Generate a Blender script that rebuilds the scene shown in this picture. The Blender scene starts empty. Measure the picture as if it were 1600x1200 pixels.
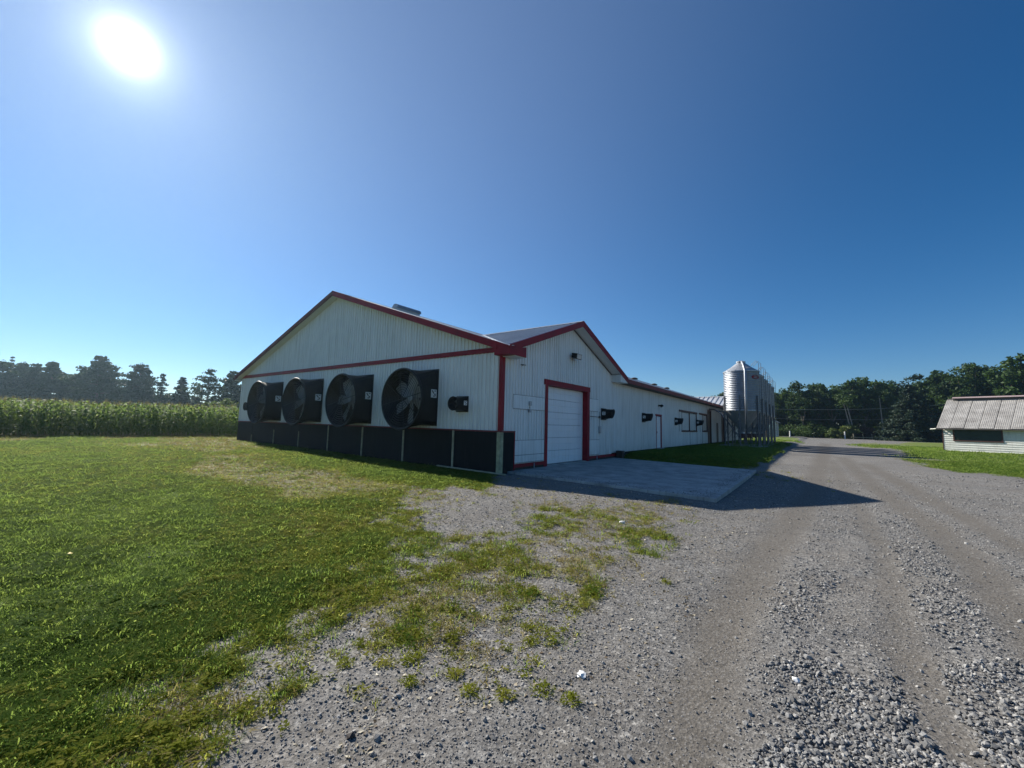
import bpy, bmesh, math, random
import numpy as np
from mathutils import Vector, Matrix

# ------------------------------------------------------------------ camera, sky, sun, exposure
S = bpy.context.scene
COL = S.collection
CAM_H = 1.55
FOCAL = 645.0                       # focal length in pixels of the 1600 px wide photograph
RIGHT = Vector((0.80729312, 0.58959328, 0.02564316))
UP = Vector((0.03652832, -0.09329008, 0.99496866))
FWD = Vector((-0.5890191, 0.80229466, 0.09684929))
cd = bpy.data.cameras.new('camera')
cam = bpy.data.objects.new('camera', cd)
COL.objects.link(cam)
m3 = Matrix((RIGHT, UP, -FWD)).transposed()
cam.matrix_world = Matrix.Translation((0, 0, CAM_H)) @ m3.to_4x4()
cd.sensor_width = 36.0
cd.lens = FOCAL / 1600 * 36
cd.clip_start = 0.05
cd.clip_end = 6000
S.camera = cam

SUN_EL, SUN_AZ = math.radians(33.8), math.radians(-82.2)     # azimuth from +Y towards +X
SUN_DIR = Vector((math.sin(SUN_AZ) * math.cos(SUN_EL), math.cos(SUN_AZ) * math.cos(SUN_EL), math.sin(SUN_EL)))
W = bpy.data.worlds.new('World')
S.world = W
W.use_nodes = True
nt = W.node_tree
nt.nodes.clear()
wo = nt.nodes.new('ShaderNodeOutputWorld')
sky = nt.nodes.new('ShaderNodeTexSky')
sky.sky_type = 'NISHITA'
sky.sun_disc = False
sky.sun_elevation = SUN_EL
sky.sun_rotation = SUN_AZ
sky.altitude = 50
sky.air_density = 0.9
sky.dust_density = 0.0
sky.ozone_density = 5.0
hs = nt.nodes.new('ShaderNodeHueSaturation')
hs.inputs['Saturation'].default_value = 1.25
hs.inputs['Value'].default_value = 1.0
bg = nt.nodes.new('ShaderNodeBackground')
bg.inputs['Strength'].default_value = 0.0600
nt.links.new(sky.outputs[0], hs.inputs['Color'])
nt.links.new(hs.outputs[0], bg.inputs['Color'])
# the sun's own disc and the bright aureole round it
tc = nt.nodes.new('ShaderNodeTexCoord')
dot = nt.nodes.new('ShaderNodeVectorMath'); dot.operation = 'DOT_PRODUCT'
dot.inputs[1].default_value = SUN_DIR
nt.links.new(tc.outputs['Generated'], dot.inputs[0])
def wmath(op, a, b=None):
    n = nt.nodes.new('ShaderNodeMath'); n.operation = op
    for i, v in enumerate((a, b)):
        if v is None: continue
        if isinstance(v, (int, float)): n.inputs[i].default_value = v
        else: nt.links.new(v, n.inputs[i])
    return n.outputs[0]
c0 = wmath('MAXIMUM', dot.outputs['Value'], 0.0)
aur = None
for power, amount in ((16000.0, 14.0), (3200.0, 1.1), (700.0, 0.30), (140.0, 0.08), (24.0, 0.030), (2.2, 0.103)):
    term = wmath('MULTIPLY', wmath('POWER', c0, power), amount)
    aur = term if aur is None else wmath('ADD', aur, term)
bg2 = nt.nodes.new('ShaderNodeBackground')
bg2.inputs['Color'].default_value = (0.95, 0.97, 0.98, 1)
nt.links.new(aur, bg2.inputs['Strength'])
add = nt.nodes.new('ShaderNodeAddShader')
nt.links.new(bg.outputs[0], add.inputs[0])
nt.links.new(bg2.outputs[0], add.inputs[1])
nt.links.new(add.outputs[0], wo.inputs['Surface'])

sl = bpy.data.lights.new('sun', 'SUN')
sl.energy = 5.0
sl.angle = math.radians(0.53)
sl.color = (1.0, 0.94, 0.84)
sun = bpy.data.objects.new('sun', sl)
COL.objects.link(sun)
sun.rotation_euler = SUN_DIR.to_track_quat('Z', 'Y').to_euler()
sun.location = (-60, 10, 60)

S.view_settings.view_transform = 'Standard'
S.view_settings.look = 'None'
S.view_settings.gamma = 1
S.view_settings.exposure = 0.72
S.view_settings.use_curve_mapping = False
S.render.engine = 'CYCLES'
S.cycles.max_bounces = 6
S.cycles.diffuse_bounces = 3
S.cycles.transparent_max_bounces = 8
S.cycles.use_denoising = True
S.cycles.caustics_reflective = False
S.cycles.caustics_refractive = False

RNG = np.random.default_rng(7)
random.seed(7)

# ------------------------------------------------------------------ helpers
def at(px, py, depth):
    """world point seen at a pixel of the photograph, DEPTH metres along the view axis"""
    return Vector((0, 0, CAM_H)) + (FWD + RIGHT * ((px - 800) / FOCAL) - UP * ((py - 600) / FOCAL)) * depth

def tag(o, label=None, cat=None, group=None, kind=None):
    if label: o['label'] = label
    if cat: o['category'] = cat
    if group: o['group'] = group
    if kind: o['kind'] = kind
    return o

def empty(name, loc=(0, 0, 0), rz=0.0):
    o = bpy.data.objects.new(name, None)
    o.empty_display_size = 0.3
    COL.objects.link(o)
    o.location = loc
    o.rotation_euler = (0, 0, rz)
    return o

def copy_tree(o, parent=None):
    c = o.copy()
    COL.objects.link(c)
    if parent: c.parent = parent
    for ch in o.children: copy_tree(ch, c)
    return c

class MB:
    """collects faces; build() links them as one mesh object"""
    def __init__(s): s.v = []; s.f = []; s.n = 0
    def raw(s, v, f):
        n = len(s.v)
        s.v += [tuple(p) for p in v]
        s.f += [tuple(i + n for i in q) for q in f]
        return s
    def box(s, a, b):
        x0, y0, z0 = a; x1, y1, z1 = b
        x0, x1 = min(x0, x1), max(x0, x1); y0, y1 = min(y0, y1), max(y0, y1); z0, z1 = min(z0, z1), max(z0, z1)
        v = [(x0, y0, z0), (x1, y0, z0), (x1, y1, z0), (x0, y1, z0), (x0, y0, z1), (x1, y0, z1), (x1, y1, z1), (x0, y1, z1)]
        return s.raw(v, [(0, 3, 2, 1), (4, 5, 6, 7), (0, 1, 5, 4), (1, 2, 6, 5), (2, 3, 7, 6), (3, 0, 4, 7)])
    def prism(s, pts, ext):
        """closed planar polygon PTS extruded by the vector EXT"""
        n = len(pts); e = Vector(ext)
        v = [Vector(p) for p in pts] + [Vector(p) + e for p in pts]
        f = [tuple(range(n))[::-1], tuple(range(n, 2 * n))]
        f += [(i, (i + 1) % n, n + (i + 1) % n, n + i) for i in range(n)]
        return s.raw(v, f)
    def bar(s, a, b, w, h=None, up=(0, 0, 1)):
        a, b = Vector(a), Vector(b); h = h or w
        d = (b - a).normalized(); u = Vector(up)
        if abs(d.dot(u)) > 0.98: u = Vector((1, 0, 0))
        sx = d.cross(u).normalized() * w / 2; sy = sx.cross(d).normalized() * h / 2
        v = [a - sx - sy, a + sx - sy, a + sx + sy, a - sx + sy, b - sx - sy, b + sx - sy, b + sx + sy, b - sx + sy]
        return s.raw(v, [(0, 3, 2, 1), (4, 5, 6, 7), (0, 1, 5, 4), (1, 2, 6, 5), (2, 3, 7, 6), (3, 0, 4, 7)])
    def tube(s, pts, r, n=8, closed=False, cap=True):
        pts = [Vector(p) for p in pts]; m = len(pts)
        rr = r if hasattr(r, '__len__') else [r] * m
        v = []; f = []; pu = None
        for i, p in enumerate(pts):
            if closed: d = (pts[(i + 1) % m] - pts[i - 1])
            else: d = pts[min(i + 1, m - 1)] - pts[max(i - 1, 0)]
            d.normalize()
            if pu is None:
                u = Vector((0, 0, 1)) if abs(d.z) < 0.9 else Vector((1, 0, 0))
            else: u = pu
            u = (u - d * u.dot(d)); u.normalize(); pu = u
            w = d.cross(u)
            for k in range(n):
                t = 2 * math.pi * k / n
                v.append(p + (u * math.cos(t) + w * math.sin(t)) * rr[i])
        for i in range(m if closed else m - 1):
            a = i * n; b = ((i + 1) % m) * n
            for k in range(n): f.append((a + k, a + (k + 1) % n, b + (k + 1) % n, b + k))
        if cap and not closed:
            f.append(tuple(range(n))[::-1]); f.append(tuple(range((m - 1) * n, m * n)))
        return s.raw(v, f)
    def lathe(s, prof, n=32, c=(0, 0)):
        """PROF is a list of (radius, z) turned about the vertical through C"""
        v = []; f = []
        for r, z in prof:
            for k in range(n):
                t = 2 * math.pi * k / n
                v.append((c[0] + r * math.cos(t), c[1] + r * math.sin(t), z))
        for i in range(len(prof) - 1):
            for k in range(n):
                f.append((i * n + k, i * n + (k + 1) % n, (i + 1) * n + (k + 1) % n, (i + 1) * n + k))
        return s.raw(v, f)
    def build(s, name, mat, parent=None, smooth=False, bevel=0.0):
        me = bpy.data.meshes.new(name)
        me.from_pydata(s.v, [], s.f)
        me.update()
        o = bpy.data.objects.new(name, me)
        COL.objects.link(o)
        if mat: me.materials.append(mat)
        if smooth: me.polygons.foreach_set('use_smooth', [True] * len(me.polygons))
        if parent: o.parent = parent
        if bevel:
            bm = bmesh.new(); bm.from_mesh(me)
            bmesh.ops.bevel(bm, geom=bm.edges[:], offset=bevel, segments=1, affect='EDGES', clamp_overlap=True)
            bm.to_mesh(me); bm.free()
        return o

# value noise on the ground plane (numpy)
def _h(ix, iy, s):
    n = (ix * 374761393 + iy * 668265263 + s * 1442695041).astype(np.int64) & 0xffffffff
    n = ((n ^ (n >> 13)) * 1274126177) & 0xffffffff
    return ((n ^ (n >> 16)) & 0xffff) / 65535.0
def vnoise(x, y, s=0):
    x = np.asarray(x, float); y = np.asarray(y, float)
    ix = np.floor(x).astype(np.int64); iy = np.floor(y).astype(np.int64)
    fx = x - ix; fy = y - iy
    fx = fx * fx * (3 - 2 * fx); fy = fy * fy * (3 - 2 * fy)
    a = _h(ix, iy, s); b = _h(ix + 1, iy, s); c = _h(ix, iy + 1, s); d = _h(ix + 1, iy + 1, s)
    return (a * (1 - fx) + b * fx) * (1 - fy) + (c * (1 - fx) + d * fx) * fy
def fbm(x, y, o=4, s=0):
    t = 0; a = 0.5; n = 0
    for i in range(o):
        t = t + a * vnoise(x, y, s + i * 17); n += a; a *= 0.55; x = x * 2.03 + 3.1; y = y * 2.03 + 1.7
    return t / n
def sstep(t): 
    t = np.clip(t, 0, 1); return t * t * (3 - 2 * t)

# ------------------------------------------------------------------ materials
def newmat(name):
    m = bpy.data.materials.new(name); m.use_nodes = True
    t = m.node_tree; t.nodes.clear()
    return m, t
def N(t, typ, **kw):
    n = t.nodes.new(typ)
    for k, v in kw.items():
        if k.startswith('i_'): n.inputs[k[2:].replace('_', ' ')].default_value = v
        else: setattr(n, k, v)
    return n
def ramp(t, src, stops):
    r = t.nodes.new('ShaderNodeValToRGB')
    el = r.color_ramp.elements
    while len(el) < len(stops): el.new(0.5)
    for e, (p, c) in zip(el, stops):
        e.position = p; e.color = c if len(c) == 4 else (*c, 1)
    t.links.new(src, r.inputs[0])
    return r.outputs[0]
def mixc(t, fac, a, b, mode='MIX'):
    n = t.nodes.new('ShaderNodeMix'); n.data_type = 'RGBA'; n.blend_type = mode
    for inp, v in ((n.inputs[0], fac), (n.inputs[6], a), (n.inputs[7], b)):
        if isinstance(v, (int, float)): inp.default_value = v
        elif isinstance(v, tuple): inp.default_value = v if len(v) == 4 else (*v, 1)
        else: t.links.new(v, inp)
    return n.outputs[2]
def mth(t, op, a, b=0.0, clamp=False):
    n = t.nodes.new('ShaderNodeMath'); n.operation = op; n.use_clamp = clamp
    for i, v in enumerate((a, b)):
        if isinstance(v, (int, float)): n.inputs[i].default_value = v
        else: t.links.new(v, n.inputs[i])
    return n.outputs[0]
def finish(t, col, rough=0.6, metal=0.0, bump=None, bstr=0.3, bdist=0.01, spec=0.5):
    p = t.nodes.new('ShaderNodeBsdfPrincipled')
    if isinstance(col, tuple): p.inputs['Base Color'].default_value = (*col[:3], 1)
    else: t.links.new(col, p.inputs['Base Color'])
    for k, v in (('Roughness', rough), ('Metallic', metal), ('Specular IOR Level', spec)):
        if isinstance(v, (int, float)): p.inputs[k].default_value = v
        else: t.links.new(v, p.inputs[k])
    if bump is not None:
        b = t.nodes.new('ShaderNodeBump'); b.inputs['Strength'].default_value = bstr; b.inputs['Distance'].default_value = bdist
        t.links.new(bump, b.inputs['Height']); t.links.new(b.outputs[0], p.inputs['Normal'])
    o = t.nodes.new('ShaderNodeOutputMaterial')
    t.links.new(p.outputs[0], o.inputs[0])
    return p
def gcoord(t):
    g = t.nodes.new('ShaderNodeNewGeometry'); return g.outputs['Position']
def noise(t, vec, scale, detail=4, rough=0.55, out=0):
    n = N(t, 'ShaderNodeTexNoise'); n.inputs['Scale'].default_value = scale
    n.inputs['Detail'].default_value = detail; n.inputs['Roughness'].default_value = rough
    if vec is not None: t.links.new(vec, n.inputs['Vector'])
    return n.outputs[out]
def scaled(t, vec, sx, sy, sz):
    n = t.nodes.new('ShaderNodeMapping'); n.inputs['Scale'].default_value = (sx, sy, sz)
    t.links.new(vec, n.inputs['Vector']); return n.outputs[0]

def worn(name, base, rough=0.55, metal=0.0, var=0.18, dirt=(0.09, 0.08, 0.065), dirt_amt=0.35, scale=1.2, streak=True, bstr=0.05, spec=0.5):
    """painted or bare surface with mottling, vertical run-off streaks and specks"""
    m, t = newmat(name)
    g = gcoord(t)
    n1 = noise(t, g, scale, 6, 0.6)
    hi = tuple(min(1, c * (1 + var)) for c in base); lo = tuple(c * (1 - var) for c in base)
    c = ramp(t, n1, [(0.3, lo), (0.7, hi)])
    if streak:
        n2 = noise(t, scaled(t, g, 5, 5, 0.35), 2.2, 5, 0.65)
        f = ramp(t, n2, [(0.52, (0, 0, 0)), (0.78, (1, 1, 1))])
        c = mixc(t, mth(t, 'MULTIPLY', f, dirt_amt), c, dirt)
    n3 = noise(t, g, 60, 3, 0.6)
    c = mixc(t, mth(t, 'MULTIPLY', ramp(t, n3, [(0.6, (0, 0, 0)), (0.75, (1, 1, 1))]), dirt_amt * 0.5), c, dirt)
    r = mth(t, 'ADD', mth(t, 'MULTIPLY', n1, 0.2), rough - 0.1)
    finish(t, c, r, metal, n1, bstr, 0.02, spec)
    return m

M = {}
M['white_steel'] = worn('white_steel', (0.68, 0.69, 0.66), 0.42, 0, 0.05, (0.30, 0.29, 0.24), 0.22, 0.7)
def wall_mat():
    """white painted steel with rust-brown splash and mildew near the ground"""
    m, t = newmat('white_wall_steel')
    g = gcoord(t)
    n1 = noise(t, g, 0.6, 6, 0.6)
    c = ramp(t, n1, [(0.3, (0.76, 0.77, 0.74)), (0.7, (0.84, 0.845, 0.82))])
    n2 = noise(t, scaled(t, g, 6, 6, 0.25), 2.0, 5, 0.65)
    c = mixc(t, mth(t, 'MULTIPLY', ramp(t, n2, [(0.45, (0, 0, 0)), (0.8, (1, 1, 1))]), 0.5), c, (0.33, 0.31, 0.26))
    sx = t.nodes.new('ShaderNodeSeparateXYZ'); t.links.new(g, sx.inputs[0])
    low = mth(t, 'SUBTRACT', 1.0, mth(t, 'DIVIDE', sx.outputs[2], 1.0), True)
    n4 = noise(t, g, 3.0, 5, 0.7)
    d = mth(t, 'MULTIPLY', mth(t, 'MULTIPLY', low, low), ramp(t, n4, [(0.35, (0, 0, 0)), (0.7, (1, 1, 1))]))
    c = mixc(t, mth(t, 'MULTIPLY', d, 0.75), c, (0.22, 0.19, 0.14))
    n3 = noise(t, g, 45, 3, 0.6)
    c = mixc(t, mth(t, 'MULTIPLY', ramp(t, n3, [(0.62, (0, 0, 0)), (0.72, (1, 1, 1))]), 0.18), c, (0.25, 0.23, 0.2))
    finish(t, c, mth(t, 'ADD', mth(t, 'MULTIPLY', n1, 0.2), 0.34), 0, n1, 0.04, 0.02)
    return m
M['wall'] = wall_mat()
M['red'] = worn('red_trim_paint', (0.25, 0.008, 0.018), 0.55, 0, 0.25, (0.08, 0.012, 0.014), 0.5, 2.5, True, 0.05, 0.25)
M['red_faded'] = worn('faded_red_trim', (0.20, 0.045, 0.045), 0.65, 0, 0.25, (0.13, 0.085, 0.075), 0.6, 2.0, True, 0.05, 0.25)
M['rake_glare'] = worn('glare_paled_red_rake', (0.16, 0.055, 0.05), 0.65, 0, 0.25, (0.13, 0.09, 0.08), 0.6, 2.0, True, 0.05, 0.25)  # red trim with the paling of sun glare put into its colour
M['black_panel'] = worn('black_board', (0.008, 0.0095, 0.011), 0.7, 0, 0.4, (0.028, 0.028, 0.026), 0.5, 1.5, True, 0.05, 0.2)
M['black_plastic'] = worn('black_fibreglass', (0.010, 0.011, 0.012), 0.45, 0, 0.35, (0.032, 0.031, 0.029), 0.5, 2.0, True, 0.05, 0.3)
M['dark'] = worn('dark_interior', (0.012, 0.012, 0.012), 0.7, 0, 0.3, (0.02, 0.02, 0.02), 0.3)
M['foundation'] = worn('dark_foundation', (0.05, 0.04, 0.035), 0.85, 0, 0.4, (0.02, 0.015, 0.012), 0.6, 3)
M['batten'] = worn('weathered_pale_wood', (0.40, 0.36, 0.24), 0.75, 0, 0.35, (0.12, 0.10, 0.06), 0.75, 5)
M['mossy'] = worn('mossy_peeling_post', (0.36, 0.36, 0.22), 0.8, 0, 0.35, (0.10, 0.11, 0.035), 0.9, 6)
M['galv'] = worn('galvanised_steel', (0.28, 0.305, 0.34), 0.5, 0.7, 0.16, (0.22, 0.22, 0.22), 0.35, 3.0, True, 0.05)
M['galv_dull'] = worn('dull_galvanised_steel', (0.42, 0.44, 0.46), 0.5, 0.7, 0.16, (0.16, 0.15, 0.14), 0.4, 3.0)
M['steel_dark'] = worn('weathered_grey_steel', (0.16, 0.165, 0.17), 0.6, 0.3, 0.15, (0.08, 0.08, 0.08), 0.4)
M['roof_metal'] = worn('grey_roof_steel', (0.40, 0.43, 0.46), 0.38, 0.45, 0.12, (0.18, 0.17, 0.16), 0.35, 0.8)
M['roof_bright'] = worn('bright_roof_steel', (0.62, 0.64, 0.66), 0.42, 0.35, 0.08, (0.3, 0.3, 0.3), 0.25, 0.8)
M['concrete'] = worn('concrete', (0.36, 0.35, 0.33), 0.88, 0, 0.36, (0.10, 0.09, 0.075), 0.8, 1.7, True, 0.3)
M['blade'] = worn('fan_blade_steel', (0.34, 0.34, 0.33), 0.5, 0.3, 0.25, (0.15, 0.13, 0.1), 0.6, 4)
M['wire'] = worn('black_guard_wire', (0.035, 0.036, 0.038), 0.4, 0.3, 0.2, (0.06, 0.05, 0.04), 0.3)
M['white'] = worn('white_sticker', (0.78, 0.78, 0.76), 0.5, 0, 0.05, (0.4, 0.38, 0.34), 0.2, 3)
M['ink'] = worn('black_print', (0.02, 0.02, 0.02), 0.5, 0, 0.1, (0.05, 0.05, 0.05), 0.1)
M['door_white'] = worn('white_door_paint', (0.84, 0.845, 0.85), 0.36, 0, 0.03, (0.42, 0.38, 0.26), 0.35, 0.9)
M['tree_bark'] = worn('grey_brown_bark', (0.13, 0.105, 0.08), 0.9, 0, 0.4, (0.03, 0.025, 0.02), 0.6, 4, True, 0.4)
M['pale_bark'] = worn('pale_bark', (0.34, 0.31, 0.27), 0.85, 0, 0.3, (0.08, 0.07, 0.06), 0.6, 4, True, 0.3)
M['glass_lamp'] = worn('lamp_lens', (0.5, 0.5, 0.46), 0.2, 0, 0.1, (0.2, 0.2, 0.18), 0.2)
M['screen'] = worn('dark_green_screen', (0.022, 0.04, 0.034), 0.5, 0, 0.25, (0.05, 0.05, 0.04), 0.3, 2)
M['brown_frame'] = worn('red_brown_frame', (0.085, 0.035, 0.03), 0.6, 0, 0.25, (0.03, 0.02, 0.02), 0.5, 3)
M['siding'] = worn('old_white_siding', (0.74, 0.75, 0.70), 0.7, 0, 0.08, (0.34, 0.30, 0.22), 0.45, 1.6)
M['cap_faded'] = worn('pinkish_faded_ridge', (0.36, 0.28, 0.27), 0.6, 0, 0.2, (0.26, 0.10, 0.09), 0.6, 0.3)
M['dark_clad'] = worn('dark_grey_cladding', (0.09, 0.08, 0.075), 0.7, 0, 0.2, (0.04, 0.04, 0.04), 0.4, 1)
M['brown_clad'] = worn('brown_sliding_door', (0.16, 0.13, 0.11), 0.7, 0, 0.2, (0.06, 0.05, 0.04), 0.4, 1)
def tin_roof_mat():
    m, t = newmat('weathered_tin_roof')
    g = gcoord(t)
    n1 = noise(t, g, 1.1, 7, 0.65)
    c = ramp(t, n1, [(0.32, (0.27, 0.255, 0.235)), (0.5, (0.38, 0.365, 0.34)), (0.68, (0.50, 0.48, 0.45))])
    n2 = noise(t, scaled(t, g, 7, 7, 0.6), 2.0, 5, 0.7)
    c = mixc(t, mth(t, 'MULTIPLY', ramp(t, n2, [(0.5, (0, 0, 0)), (0.75, (1, 1, 1))]), 0.55), c, (0.17, 0.14, 0.115))
    finish(t, c, 0.6, 0.15, n1, 0.1, 0.02)
    return m
M['tin_roof'] = tin_roof_mat()

def leaf_mat(name, stops, trans=0.35, scale=0.5, rough=0.55, spec=0.3, rnd=0.5, tgam=0.85):
    m, t = newmat(name)
    g = gcoord(t)
    oi = t.nodes.new('ShaderNodeObjectInfo')
    n1 = noise(t, g, scale, 4, 0.6)
    f = mth(t, 'ADD', mth(t, 'MULTIPLY', n1, 1 - rnd), mth(t, 'MULTIPLY', oi.outputs['Random'], rnd))
    c = ramp(t, f, stops)
    p = t.nodes.new('ShaderNodeBsdfPrincipled')
    t.links.new(c, p.inputs['Base Color'])
    p.inputs['Roughness'].default_value = rough
    p.inputs['Specular IOR Level'].default_value = spec
    tr = t.nodes.new('ShaderNodeBsdfTranslucent')
    bc = mixc(t, 1.0, c, (1.0, 1.0, 0.45), 'MULTIPLY')
    gm = t.nodes.new('ShaderNodeGamma'); gm.inputs[1].default_value = tgam
    t.links.new(bc, gm.inputs[0]); t.links.new(gm.outputs[0], tr.inputs['Color'])
    mx = t.nodes.new('ShaderNodeMixShader'); mx.inputs[0].default_value = trans
    t.links.new(p.outputs[0], mx.inputs[1]); t.links.new(tr.outputs[0], mx.inputs[2])
    o = t.nodes.new('ShaderNodeOutputMaterial'); t.links.new(mx.outputs[0], o.inputs[0])
    return m
M['pine'] = leaf_mat('pine_needles', [(0.3, (0.022, 0.040, 0.022)), (0.7, (0.045, 0.075, 0.034))], 0.2, 0.4, 0.6, 0.25, 0.3)
M['spruce'] = leaf_mat('spruce_needles', [(0.3, (0.018, 0.034, 0.022)), (0.7, (0.034, 0.058, 0.034))], 0.12, 0.4, 0.6, 0.2, 0.3)
M['leaves'] = leaf_mat('broad_leaves', [(0.25, (0.024, 0.048, 0.014)), (0.5, (0.042, 0.082, 0.020)), (0.8, (0.075, 0.115, 0.026))], 0.25, 0.25, 0.6, 0.2, 0.3)
M['leaves_light'] = leaf_mat('light_leaves', [(0.25, (0.07, 0.11, 0.03)), (0.8, (0.13, 0.17, 0.05))], 0.35, 0.5)
M['leaves_red'] = leaf_mat('reddish_leaves', [(0.25, (0.06, 0.035, 0.022)), (0.8, (0.11, 0.06, 0.03))], 0.3, 0.5)
M['corn'] = leaf_mat('corn_leaves', [(0.2, (0.040, 0.10, 0.014)), (0.5, (0.075, 0.15, 0.018)), (0.85, (0.15, 0.19, 0.040))], 0.48, 0.15, 0.6, 0.10, 0.5, 0.55)
M['tassel'] = leaf_mat('corn_tassel', [(0.2, (0.20, 0.17, 0.07)), (0.8, (0.30, 0.25, 0.11))], 0.3, 0.5)
M['grass'] = leaf_mat('lawn_grass', [(0.15, (0.045, 0.095, 0.014)), (0.5, (0.075, 0.14, 0.018)), (0.85, (0.13, 0.18, 0.028))], 0.62, 0.5, 0.7, 0.03, 0.5, 0.56)
M['weed'] = leaf_mat('yellow_green_weeds', [(0.15, (0.11, 0.14, 0.014)), (0.5, (0.175, 0.20, 0.020)), (0.85, (0.26, 0.25, 0.045))], 0.6, 0.7, 0.7, 0.03, 0.5, 0.52)
M['dry'] = leaf_mat('dry_grass', [(0.15, (0.14, 0.115, 0.05)), (0.5, (0.22, 0.18, 0.085)), (0.85, (0.31, 0.26, 0.14))], 0.45, 0.7, 0.8, 0.0, 0.5, 0.72)
M['yellow'] = worn('yellow_leaf', (0.55, 0.42, 0.03), 0.6, 0, 0.1, (0.3, 0.2, 0.02), 0.2)
M['litter'] = leaf_mat('dead_leaf_flakes', [(0.1, (0.12, 0.085, 0.05)), (0.5, (0.30, 0.25, 0.17)), (0.9, (0.52, 0.48, 0.38))], 0.15, 3.0, 0.6, 0.3, 0.85)
def stone_mat(name, stops):
    m, t = newmat(name)
    g = gcoord(t)
    oi = t.nodes.new('ShaderNodeObjectInfo')
    f = mth(t, 'ADD', mth(t, 'MULTIPLY', noise(t, g, 60, 3), 0.35), mth(t, 'MULTIPLY', oi.outputs['Random'], 0.65))
    c = ramp(t, f, stops)
    finish(t, c, 0.75, 0, noise(t, g, 200, 3), 0.3, 0.003, 0.35)
    return m
M['stone'] = stone_mat('grey_crushed_stone', [(0.1, (0.085, 0.085, 0.085)), (0.45, (0.165, 0.164, 0.161)), (0.7, (0.25, 0.246, 0.238)), (0.92, (0.50, 0.485, 0.455))])
M['pebble'] = stone_mat('grey_brown_pebble', [(0.1, (0.13, 0.128, 0.124)), (0.5, (0.22, 0.214, 0.205)), (0.75, (0.26, 0.255, 0.245)), (0.95, (0.52, 0.50, 0.46))])
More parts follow.
